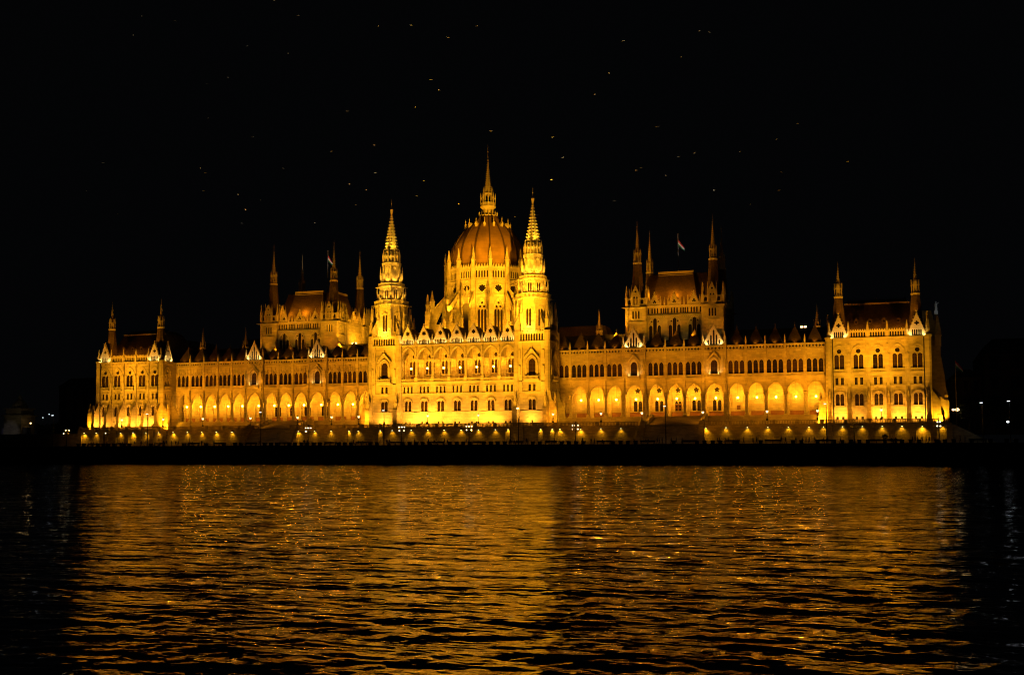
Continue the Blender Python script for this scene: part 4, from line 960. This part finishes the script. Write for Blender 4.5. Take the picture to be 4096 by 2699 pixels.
# many-armed candelabra
p = MB(); p.ring(0, 0, [(.35, 0), (.3, .5), (.13, .8), (.09, 6.2)], 8); CP = p.mesh("post", [IRON])
arms = []
for z, r, n, o in ((5.1, .75, 4, 0), (4.1, .95, 4, 45)):
    for k in range(n): a_ = R(o+90*k+20); arms.append((r*math.cos(a_), r*math.sin(a_), z))
p = MB(); [p.tube((0, 0, z-.5), (x, y, z-.15), .05, .04, 5) for x, y, z in arms]; CA = p.mesh("arm", [IRON])
p = MB(); p.ball((0, 0, 0), .19, 8, 6); CG = p.mesh("globe", [glow("candelabra_globe", (1, .8, .45), 1.1)]); CGo = p.mesh("globe", [plain("unlit_globe", (.1, .09, .08), .3)])
CD = [(-125.9, 3), (-110.5, 1), (-39.83, 6), (-10.04, 7), (10.32, 7), (40.81, 6), (112.27, 0), (131.87, 4)]
for i, (x, n) in enumerate(CD):
    e = empty("candelabra", (x, -27, 5.2), label="black candelabra lamp post with clustered globes on the promenade, %s" % words_ord(i, len(CD)), category="street lamp", group="candelabra lamp posts on the promenade")
    put("post", CP, e); put("arm", CA, e)
    for k, (ax, ay, az) in enumerate(arms): put("globe", CG if (k*3+i) % 8 < n else CGo, e, TR(ax, ay, az))
# thin dark flag poles on the quay
p = MB(); p.tube((0, 0, 0), (0, 0, 8.6), .09, .05, 6); PM = p.mesh("pole", [IRON])
for x, l in ((-79.5, "bare dark pole standing on the promenade left of the left stair bastion"),): put("flagpole", PM, None, TR(x, -28, 5.2), label=l, category="pole")

# ------------------------------------------------------------------ promenade furniture
def planter_mesh():
    a = MB(); a.tbox(-.4, .4, -.4, .4, 0, -.5, .5, -.5, .5, .85); a.box(-.54, .54, -.54, .54, .8, .92); return a.mesh("planter", [BLACK])
PLM = planter_mesh()
PLX = [-117.63, -115.78, -110.25, -108.36, -106.59, -104.36, -100.6, -98.81, -91.14, -79.3, -71.52, -65.53, -61.66, -59.61, -51.7, -49.61, -47.63, -43.58, -41.69, -39.57, -37.73, -35.69, -33.67, -27.67, -25.73, -23.75, -17.73, -15.68, -7.7, -5.69, -3.72, -1.73, .22, 6.26, 8.31, 10.2, 12.28, 16.22, 18.26, 20.22, 22.24, 30.23, 32.19, 38.26, 40.21, 42.2, 44.17, 52.13, 54.15, 56.11, 58.1, 68.05, 73.99, 75.96, 78.02, 79.97, 84.0, 89.96, 97.8, 99.82, 103.74, 107.62, 109.55, 111.55, 113.53, 115.51, 119.4, 123.3, 125.25, 127.1, 131.03, 132.91, 134.86, 138.78, 142.88, 146.39, 148.4]
for i, x in enumerate(PLX):
    put("planter", PLM, None, TR(x, -31.2, 5.2), label="dark square planter box on the edge of the promenade, %s" % words_ord(i, len(PLX)), category="planter", group="dark planter boxes along the promenade edge")
def bench_parts():
    s1 = MB(); s1.box(-2.0, 2.0, -.3, .3, .42, .54); s2 = MB(); s2.box(-2.0, 2.0, .24, .34, .62, 1.0); s3 = MB()
    for x in (-1.7, 0, 1.7): s3.box(x-.08, x+.08, -.26, .3, 0, .42); s3.box(x-.05, x+.05, .28, .34, .42, .7)
    return s1.mesh("seat", [BLACK]), s2.mesh("backrest", [BLACK]), s3.mesh("leg_frame", [IRON])
BP = bench_parts()
BNX = [-113.35, -102.8, -88.93, -76.73, -67.8, -56.99, -45.81, -31.0, -21.12, -10.59, 2.22, 14.12, 25.01, 35.2, 49.38, 61.07, 71.86, 82.76, 92.85, 105.27, 117.46, 121.4, 140.21]
for i, x in enumerate(BNX):
    e = empty("bench", (x, -30.2, 5.2), label="long black bench on the promenade, %s" % words_ord(i, len(BNX)), category="bench", group="black benches along the promenade")
    for nm, me in zip(("seat", "backrest", "leg_frame"), BP): put(nm, me, e)
a = MB(); a.ring(0, 0, [(.2, 0), (.24, .1), (.24, .9), (.28, .92), (.1, 1.05)], 10); BIN = a.mesh("litter_bin", [IRON])
for i, (x, l) in enumerate(((-13.0, "left"), (84.0-.9, "middle"), (121.9, "right"))):
    put("litter_bin", BIN, None, TR(x, -29.8, 5.2), label="dark round litter bin on the promenade, %s one of three" % l, category="litter bin")

# people: one continuous skinned body per pose
def body(pose):
    def lerp(a, b, t): return [a[i]+(b[i]-a[i])*t for i in range(3)]
    V = []; E = []; Rd = []
    def v(p, r, par=None):
        V.append(p); Rd.append(r)
        if par is not None: E.append((par, len(V)-1))
        return len(V)-1
    P = pose
    hz = P.get('hip', .93); sw = P.get('stride', .2); lean = P.get('lean', 0)
    pel = v((0, 0, hz), .15); ab = v((lean*.3, 0, hz+.2), .14, pel); ch = v((lean*.8, 0, hz+.42), .16, ab); nk = v((lean, 0, hz+.57), .065, ch)
    hd = v((lean+.02, 0, hz+.70), .1, nk); v((lean+.02, 0, hz+.80), .085, hd)
    for q in (-1, 1):
        sh = v((lean*.85, q*.19, hz+.50), .065, ch)
        ea = P.get('arm', {}).get(q, ((.05*q, .26, -.28), (.15*q+.05, .24, -.52)))
        el = v((lean*.85+ea[0][0], q*ea[0][1], hz+.50+ea[0][2]), .048, sh); hn = v((lean*.85+ea[1][0], q*ea[1][1], hz+.50+ea[1][2]), .036, el)
        v((lean*.85+ea[1][0]+.02, q*ea[1][1], hz+.50+ea[1][2]-.08), .04, hn)
        hp = v((0, q*.1, hz-.06), .1, pel)
        if P.get('sit'):
            kn = v((.42, q*.14, hz-.02), .075, hp); an = v((.46, q*.14, .09), .05, kn); v((.62, q*.15, .05), .045, an)
        else:
            kn = v((q*sw*.5+.04, q*.1, hz*.52), .07, hp); an = v((q*sw, q*.1, .09+(.04 if q < 0 else 0)), .045, kn); v((q*sw+.17, q*.11, .05), .04, an)
    me = bpy.data.meshes.new("person"); me.from_pydata(V, E, []); o = bpy.data.objects.new("person", me); COL.objects.link(o)
    md = o.modifiers.new("skin", 'SKIN'); md.use_smooth_shade = True
    for k, r in enumerate(Rd): me.skin_vertices[0].data[k].radius = (r, r); me.skin_vertices[0].data[k].use_root = (k == 0)
    o.modifiers.new("sub", 'SUBSURF').levels = 1
    dg = bpy.context.evaluated_depsgraph_get(); nm = bpy.data.meshes.new_from_object(o.evaluated_get(dg)); nm.name = "person"
    nm.materials.clear()
    bpy.data.objects.remove(o)
    return nm
POSES = {'walk': body({'stride': .26}), 'walk2': body({'stride': .17, 'lean': .04}), 'stand': body({'stride': .06}),
         'photo': body({'stride': .05, 'arm': {1: ((.15, .3, -.12), (.3, .15, .12)), -1: ((.15, .3, -.12), (.3, .15, .12))}}),
         'sit': body({'hip': .55, 'sit': True, 'lean': .03}), 'sit2': body({'hip': .55, 'sit': True, 'lean': .22, 'arm': {1: ((.12, .24, -.25), (.36, .15, -.38)), -1: ((.12, .24, -.25), (.36, .15, -.38))}})}
CL = [('dark', (.02, .02, .022)), ('grey', (.06, .06, .065)), ('brown', (.05, .03, .02)), ('pale', (.5, .48, .45)), ('navy', (.015, .02, .045))]
CM = {n: plain(n+"_clothes", c, .9) for n, c in CL}
for nm, me in list(POSES.items()):
    for n in CM: c = me.copy(); c.materials.append(CM[n]); POSES[(nm, n)] = c
PPL = [-98.2, -95.36, -94.43, -87.4, -86.72, -84.56, -83.08, -82.23, -74.17, -69.78, -54.21, -39.82, -39.2, -38.29, -23.75, -13.56, -12.45, -4.63, -.67, 1.03, 1.69, 3.84, 5.02, 10.43, 22.95, 23.5, 27.8, 28.34, 43.54, 45.91, 46.6, 57.4, 63.5, 64.13, 64.7, 67.08, 68.56, 69.86, 78.96, 79.57, 81.06, 81.75, 85.69, 87.88, 88.82, 94.82, 95.91, 98.43, 99.94, 100.86, 101.6, 103.01, 104.97, 106.09, 109.0, 125.72, 126.3, 126.9, 127.92, 128.8, 129.5, 136.38, 137.48]
rnd = random.Random(3)
for i, x in enumerate(PPL):
    k = rnd.choice(['walk', 'walk', 'walk2', 'stand', 'photo' if i % 9 == 4 else 'walk']); c = rnd.choice(['dark', 'dark', 'grey', 'brown', 'navy', 'pale' if i % 7 == 2 else 'dark']); d = rnd.choice((0, 180))
    act = {'walk': 'walking', 'walk2': 'strolling', 'stand': 'standing', 'photo': 'raising a camera'}[k]
    put("person", POSES[(k, c)], None, TR(x, -29.2-rnd.random(), 5.2, R(d+rnd.uniform(-25, 25)), (1, 1, rnd.uniform(.92, 1.06))),
        label="person in %s clothes %s on the promenade, %s of walkers" % (c, act, words_ord(i, len(PPL))), category="person", group="people walking and standing on the promenade")
SIT = [-113.6, -112.7, -102.9, -102.2, -88.52, -77.0, -21.9, -21.2, -20.5, 24.6, 25.4, 33.88, 34.6, 35.86, 49.1, 60.6, 61.3, 121.0, 121.9]
for i, x in enumerate(SIT):
    k = rnd.choice(['sit', 'sit2']); c = rnd.choice(['dark', 'grey', 'brown', 'navy'])
    put("person", POSES[(k, c)], None, TR(x, -30.2, 5.2, R(-90)), label="person in %s clothes sitting on a promenade bench, %s of those seated" % (c, words_ord(i, len(SIT))), category="person", group="people sitting on the promenade benches")
# leafy shrub in a planter
def leafball(mb, c, r, n, sz):
    for _ in range(n):
        d = Vector((rnd.gauss(0, 1), rnd.gauss(0, 1), rnd.gauss(0, 1))).normalized()*r*rnd.random()**.35; p = Vector(c)+d
        u = Vector((rnd.gauss(0, 1), rnd.gauss(0, 1), rnd.gauss(0, 1))).normalized()*sz; q = u.orthogonal().normalized()*sz*.5
        mb.add([tuple(p-u), tuple(p+q), tuple(p+u), tuple(p-q)], [(0, 1, 2, 3)])
sh = MB(); leafball(sh, (0, 0, 1.5), .75, 160, .2); sh.tube((0, 0, .8), (0, 0, 1.4), .05)
put("shrub", sh.mesh("shrub", [LEAFM]), None, TR(119.4, -31.2, 5.2), label="spiky shrub growing in a planter before the right end pavilion", category="shrub")

# ------------------------------------------------------------------ flags on the roofs
def flag(x, y, z, h, lab, sg, emb=None):
    e = empty("flagpole", (x, y, z), label=lab, category="flag")
    p = MB(); p.tube((0, 0, 0), (0, 0, h), .12, .06, 6); p.ball((0, 0, h), .18, 6, 5); build("pole", p, [plain("grey_pole", (.3, .3, .3), .5)], e)
    f = MB(); cols = 3; n = 7
    for j in range(3):
        f.mi = j; vs = []; fs = []
        for i in range(n+1):
            t = i/n; dx = sg*1.9*t; dz = -2.6*t; yy = .25*math.sin(t*7)
            for q in (0, 1): wd = 2.0-.9*t; vs.append((dx+.05, yy, h-1.6+dz-(j+q)/3*wd))
        for i in range(n): fs.append((2*i, 2*i+1, 2*i+3, 2*i+2))
        f.add(vs, fs)
    build("flag_cloth", f, [plain("flag_red", (.55, .04, .04), .8), plain("flag_white", (.8, .8, .78), .8), plain("flag_green", (.03, .2, .08), .8)], e)
    spot((x+2, y-6, z+h-12), (x+1, y, z+h-2.5), 450 if z > 20 else 12, COLD, 40, .8)
flag(-57.2, 17, 56.4, 14.5, "red, white and green flag on a pole above the left chamber roof", 1)
flag(61.6, 17, 56.3, 12.5, "red, white and green flag on a pole above the right chamber roof", 1)
flag(139.0, 20, 10.3, 19.8, "dim drooping flag right of the right end pavilion", 1)
# pale statue on the left pavilion roof
def statue(x, y, z, lab):
    b = MB(); b.box(-.5, .5, -.5, .5, 0, 1.0); b.ring(0, 0, [(.35, 1.0), (.42, 1.5), (.3, 2.3), (.36, 2.9), (.12, 3.2)], 8); b.ball((0, 0, 3.45), .24, 8, 6); b.tube((.2, 0, 2.9), (.75, -.1, 3.3), .12, .08); b.tube((-.25, 0, 2.9), (-.3, -.1, 2.2), .12, .08)
    build("roof_statue", b, [plain("pale_statue_stone", (.6, .6, .58), .7)], None, TR(x, y, z), label=lab, category="statue"); spot((x+3, y-8, z-1), (x, y, z+2), 90, COLD, 30)
statue(-122.9, 14, 44.0, "small pale statue on the ridge of the left end pavilion roof")
statue(134.0, 14, 41.0, "small pale statue at the right edge of the right end pavilion roof")

# ------------------------------------------------------------------ surroundings
DARKB = stone("dark_city_stone", (.12, .11, .1), .2, 1.5, .6, .2, .2)
def city(name, x0, x1, y0, y1, z0, z1, lab, nx, nz, roof=4, dome_=False):
    e = empty(name, ((x0+x1)/2, y0, z0), label=lab, category="building"); Rt = Matrix.Translation((-(x0+x1)/2, -y0, -z0))
    b = MB(); b.box(x0, x1, y0, y1, z0, z1)
    for k in range(nz+1): z = z0+(z1-z0)*k/nz; b.box(x0-.1, x1+.1, y0-.25, y0, z-.15, z+.15)
    build("wall", b, [DARKB], e, Rt)
    r = MB(); r.tbox(x0-.3, x1+.3, y0-.3, y1, z1+.16, x0+3, x1-3, y0+4, y1-4, z1+roof); build("roof", r, [SLATE], e, Rt)
    wm = MB(); px = (x1-x0)/nx; pz = (z1-z0)/nz; wm.box(-px*.2, px*.2, -.06, 0, 0, pz*.55); wm.box(-px*.28, px*.28, -.2, 0, pz*.55, pz*.62); WMm = wm.mesh("window", [GLASS])
    for i in range(nx):
        for k in range(nz): put("window", WMm, e, Rt @ TR(x0+(i+.5)*px, y0-.02, z0+pz*(k+.25)))
    return e
city("apartment_block", -231, -150, 90, 120, 5, 32, "dark unlit apartment block behind the lamps left of the building", 14, 5)
city("museum_building", 150, 215, 60, 100, 8, 33, "huge dark stone building fading into the night at the right edge", 11, 4, 5)
city("corner_building", 140.5, 149.6, 66, 100, 8, 26, "lower dark building beside the right end pavilion", 3, 3, 3)
# small domed pavilion lit faintly at far left
e = empty("domed_church_tower", (-225, 60, 8), label="faintly lit tower with a pale rounded top at the far left", category="tower")
b = MB(); b.box(-4.6, 4.6, -4, 4, 0, 9.8); b.box(-5.3, 5.3, -4.7, 4.7, 9.8, 10.5); b.box(-4.0, 4.0, -3.6, 3.6, 10.5, 13); b.box(-4.5, 4.5, -4.1, 4.1, 13, 13.4); build("wall", b, [STONE], e)
b = MB(); b.ring(0, 0, [(3.4, 13.4), (3.0, 15), (2.0, 16.4), (1.0, 17.2), (.9, 18.0), (.1, 19.2)], 12); build("dome", b, [STONE2], e)
spot((-215, 40, 12), (-225, 60, 22), 90, (1, .8, .5), 40); spot((-218, 48, 9), (-225, 60, 14), 12, (1, .85, .6), 60)
# hoarding, kerb wall on the left
b = MB(); b.box(-233.5, -217, 57, 57.3, 9.8, 13.2); build("hoarding", b, [plain("pale_hoarding", (.35, .33, .38), .8)], None, label="low pale hoarding strip below the tower at the far left", category="hoarding")
spot((-225, 46, 12), (-226, 57, 11.4), 50, (.8, .75, 1), 60)
b = MB(); b.box(-245, -131.2, -15.5, -14.9, 5.2, 9.4); build("side_wall", b, [QUAY], None, label="dim grey stone wall continuing left from the retaining wall", category="wall")
for x, y, z, c, st, lab in ((-222.8, 58, 15.5, GLOBET, 0, "warm lamp right of the tower at the far left"), (-217.4, 58, 15.0, GLOBET, 0, "bright warm lamp above the right end of the hoarding"), (-198.9, 58, 14.6, GLOBET, 0, "warm street lamp alone left of the building"), (-234.5, 58, 16.3, GLOBET, 0, "warm lamp at the very left edge of the picture"),
                            (-204.0, 50, 17.0, GLOBEW, 0, "lower white street lamp on the left before the trees"), (-208, 58, 18.6, GLOBEW, 0, "higher white street lamp on the left before the trees")):
    e = empty("street_lamp", (x, y, 8), label=lab, category="street lamp"); p = MB(); p.tube((0, 0, 0), (0, 0, z-8), .1, .06); build("mast", p, [IRON], e)
    p = MB(); p.ball((0, 0, z-8), .34 if c is GLOBET else .24, 8, 6, 1 if c is GLOBET else .6); build("globe", p, [c], e)
for x, y, z, r_, c, lab in ((-134.6, 5, 15.6, .75, GLOBET, "large glaring warm lamp just left of the left end pavilion"), (136.9, 28, 14.9, .5, GLOBET, "warm round lamp touching the right end pavilion"), (138.8, 30, 14.85, .4, GLOBET, "smaller of a close pair of warm lamps right of the building"), (139.9, 30, 14.85, .6, GLOBET, "larger of a close pair of warm lamps right of the building"), (153.2, 30, 11.2, .4, GLOBEW, "low whitish lit box at the right on the dark slope")):
    e = empty("street_lamp", (x, y, 10.3), label=lab, category="street lamp"); p = MB(); p.tube((0, 0, 0), (0, 0, z-10.3), .08, .06); build("mast", p, [IRON], e)
    p = MB(); p.ball((0, 0, z-10.3), r_, 10, 7, .8); build("globe", p, [c], e)
# trees in the dark
def tree(x, y, z, h, r, lab):
    e = empty("tree", (x, y, z), label=lab, category="tree"); t = MB(); t.tube((0, 0, 0), (.2, 0, h*.5), .3, .18)
    for k in range(5): a_ = R(72*k); t.tube((.1, 0, h*.4), (r*.5*math.cos(a_), r*.5*math.sin(a_), h*.72), .12, .04)
    build("trunk", t, [plain("bark", (.06, .045, .03), .9)], e)
    c = MB()
    for k in range(9): leafball(c, (rnd.uniform(-.5, .5)*r, rnd.uniform(-.5, .5)*r, h*rnd.uniform(.5, .9)), r*.5, 90, .3)
    build("crown", c, [LEAFM], e)
for i, (x, y) in enumerate(((-209, 55), (-203, 52), (-196, 50), (-190, 44), (-183, 40))): tree(x, y, 6, 8+i % 3, 3.6, "dark bushy tree in the gap left of the building, %s" % words_ord(i, 5))
for i, (x, y) in enumerate(((143, 30), (150, 38), (158, 42), (166, 40))): tree(x, y, 8, 9+i % 2, 3.6, "dark tree on the unlit slope at the right, %s" % words_ord(i, 4))

# ------------------------------------------------------------------ gulls over the building
def gull_mesh(f):
    mb = MB(); mb.ring(0, 0, [(.02, -.3), (.1, -.12), (.12, .05), (.07, .22), (.02, .32)], 6); mb.T = Matrix.Rotation(R(90), 4, 'X')
    b = MB(); b.T = Matrix.Rotation(R(80), 4, 'Y'); b.ring(0, 0, [(.02, -.32), (.1, -.14), (.12, .05), (.07, .22), (.02, .34)], 6); b.T = Matrix()
    for s in (-1, 1):
        b.add([(.12, s*.08, .02), (-.14, s*.08, .02), (.16, s*.42, .02+f*.25), (-.06, s*.45, .02+f*.25), (-.02, s*.85, .02+f*.1), (-.16, s*.8, .02+f*.1)], [(0, 1, 3, 2), (2, 3, 5, 4)])
        b.add([(.12, s*.08, -.02), (-.14, s*.08, -.02), (.16, s*.42, -.01+f*.25), (-.06, s*.45, -.01+f*.25)], [(0, 1, 3, 2)])
    b.add([(-.3, -.08, 0), (-.3, .08, 0), (-.45, .1, .01), (-.45, -.1, .01)], [(0, 1, 2, 3)])
    return b
GM = [[gull_mesh(f).mesh("gull", [plain("gull_feathers_lit_tone", c, .8)]) for f in (.9, -.5, .3)] for c in ((.35, .35, .35), (.75, .72, .66), (.85, .8, .7))]  # feather colour carries the lighting: grey for dim, yellowish for brightly lit
GULLS = [(-69.18,1.0,152.87,1),(-131.1,13.6,160.23,0),(-124.27,23.9,161.55,0),(-136.16,15.4,154.6,0),(-66.58,12.3,151.63,0),(-42.07,24.1,149.24,0),(-31.14,26.9,149.08,1),(-15.64,22.4,141.29,2),(-91.94,21.1,147.24,1),(-73.56,17.8,141.11,0),(-104.78,28.8,139.72,0),(-107.6,19.7,134.68,0),(-11.79,-1.4,118.82,2),(-8.11,-4.0,114.35,2),(-41.55,0.1,112.31,1),(-29.66,27.2,120.42,1),(-120.13,39.0,129.12,0),(-90.44,22.7,114.56,1),(-42.68,22.4,107.28,2),(-46.68,-0.6,99.48,2),(-152.95,20.8,110.33,0),(-118.22,31.9,107.99,0),(-118.77,35.6,107.1,0),(-88.02,39.9,107.36,0),(-43.7,25.4,98.53,1),(-153.74,13.0,98.12,0),(-101.6,31.2,96.69,0),(-49.58,17.5,93.22,2),(-40.16,11.2,89.12,1),(-14.38,-1.2,87.29,1),(-21.61,10.0,85.47,1),(-81.09,13.1,89.17,0),(-96.06,27.5,89.93,1),(-50.84,24.9,87.79,1),(-8.19,12.8,82.44,2),(-145.77,20.5,90.51,0),(-106.81,41.8,88.57,0),(-69.42,30.0,83.79,0),(-122.91,40.9,102.1,0),(-1.15,24.2,108.61,2),(-7.29,27.8,146.06,0),(47.36,7.7,127.13,1),(69.2,14.8,129.98,1),(73.14,8.4,126.88,2),(66.38,-1.9,116.52,1),(43.87,3.6,116.2,2),(34.51,22.9,116.67,1),(60.13,-6.4,95.63,1),(29.0,-6.2,95.55,1),(25.83,15.8,95.25,2),(64.69,2.7,88.83,2),(67.73,12.3,92.03,1),(50.34,9.9,87.67,2),(52.98,5.0,86.97,1),(53.1,44.9,94.06,0),(26.88,-0.6,84.26,2),(79.73,24.4,94.45,0),(91.31,17.1,95.34,0),(96.42,32.1,103.82,0),(111.25,19.7,87.48,0),(93.45,5.5,82.41,1),(70.1,36.1,85.91,0),(91.44,21.2,80.86,0),(82.0,29.5,79.09,0),(36.33,41.7,86.35,0),(10.64,13.5,77.08,0),(23.97,-5.7,72.8,2)]
cells = {}
for g in GULLS:
    x, y, z, c = g; xi_ = x-(y/310)*(117-x)
    colm = "left end pavilion" if x < -100 else "left chamber block" if x < -55 else "left tower" if x < -20 else "dome" if x < 15 else "right tower" if x < 45 else "right chamber block" if x < 85 else "right wing"
    row = "very high" if z > 130 else "high" if z > 100 else "low"
    cells.setdefault((row, colm, c), []).append(g)
for (row, colm, c), gs in cells.items():
    gs.sort(key=lambda g: g[0])
    for i, (x, y, z, _) in enumerate(gs):
        nth = "" if len(gs) == 1 else ", %s of %d" % (words_ord(i, len(gs)), len(gs))
        put("gull", GM[c][rnd.randrange(3)], None, TR(x, y, z, R(rnd.uniform(0, 360)), (.7, .7, .7)),
            label="%s gull flying %s over the %s%s" % (("faint", "pale", "yellow-lit")[c], row, colm, nth), category="bird", group="gulls circling above the building")

# ------------------------------------------------------------------ river
def water():
    nr, nc = 860, 860
    d = np.exp(np.linspace(np.log(7.0), np.log(470.0), nr)); th = np.radians(np.linspace(-78, 78, nc))
    D, T = np.meshgrid(d, th, indexing='ij')
    X = CAM.x+D*np.sin(T+R(-12)); Y = CAM.y+D*np.cos(T+R(-12))
    Y = np.where(Y > -33.7, -33.7, Y)
    rs = np.random.RandomState(5); H = np.zeros_like(X)
    sp = D*0.0036
    for lam, num, sl in ((7, 7, .010), (2.8, 10, .018), (1.5, 18, .042), (.85, 22, .062), (.5, 22, .062), (.3, 18, .045)):
        for _ in range(num):
            l = lam*rs.uniform(.7, 1.35); a = rs.normal(R(84), R(30 if l > 6 else 46)); k = 2*np.pi/l
            amp = sl*math.sqrt(2.0/num)/k; ph = rs.uniform(0, 6.28)
            fade = np.clip(l/(sp*5)-.6, 0, 1)
            p = k*(X*math.cos(a)+Y*math.sin(a))+ph+1.2*np.sin(X*.031*(1+rs.rand())+Y*.027)
            H += amp*fade*(np.sin(p)+.22*np.cos(2*p))
    big = .65+.35*np.sin(X*.05+1.3*np.sin(Y*.021))*np.sin(Y*.043+1.1*np.sin(X*.017)); H *= (.7+.6*big)
    v = np.stack([X, Y, H], -1).reshape(-1, 3).astype(np.float32)
    i = np.arange(nr*nc).reshape(nr, nc); q = np.stack([i[:-1, :-1], i[:-1, 1:], i[1:, 1:], i[1:, :-1]], -1).reshape(-1, 4).astype(np.int32)
    me = bpy.data.meshes.new("river_water"); me.vertices.add(len(v)); me.vertices.foreach_set("co", v.ravel())
    me.loops.add(q.size); me.loops.foreach_set("vertex_index", q.ravel()); me.polygons.add(len(q))
    me.polygons.foreach_set("loop_start", np.arange(len(q), dtype=np.int32)*4); me.polygons.foreach_set("loop_total", np.full(len(q), 4, np.int32))
    me.polygons.foreach_set("use_smooth", np.ones(len(q), bool)); me.update(calc_edges=True); me.validate()
    m, nt, b = nodes("river_water"); N = nt.nodes; L = nt.links
    b.inputs["Base Color"].default_value = (.004, .006, .006, 1); b.inputs["Roughness"].default_value = .045; b.inputs["IOR"].default_value = 1.333
    tc = N.new("ShaderNodeTexCoord"); mp = N.new("ShaderNodeMapping"); mp.inputs["Scale"].default_value = (.55, 1.3, 1); mp.inputs["Rotation"].default_value = (0, 0, R(-10)); L.new(tc.outputs["Object"], mp.inputs[0])
    h = None
    for sc, st in ((2.6, .3), (.9, .55), (.33, .9)):
        n = N.new("ShaderNodeTexNoise"); n.inputs["Scale"].default_value = sc; n.inputs["Detail"].default_value = 3; L.new(mp.outputs[0], n.inputs["Vector"])
        mu = N.new("ShaderNodeMath"); mu.operation = 'MULTIPLY_ADD'; mu.inputs[1].default_value = st/sc*.16; L.new(n.outputs[0], mu.inputs[0])
        if h is None: mu.inputs[2].default_value = 0
        else: L.new(h, mu.inputs[2])
        h = mu.outputs[0]
    bp = N.new("ShaderNodeBump"); bp.inputs["Strength"].default_value = 1; bp.inputs["Distance"].default_value = 1.0; L.new(h, bp.inputs["Height"]); L.new(bp.outputs[0], b.inputs["Normal"])
    me.materials.append(m); put("river_water", me, None, None, kind="structure")
    s_ = MB(); s_.box(-1500, 1500, -1200, -33.9, -4, -1.2); build("riverbed", s_, [plain("river_mud", (.02, .02, .018), .9)], kind="structure")
water()
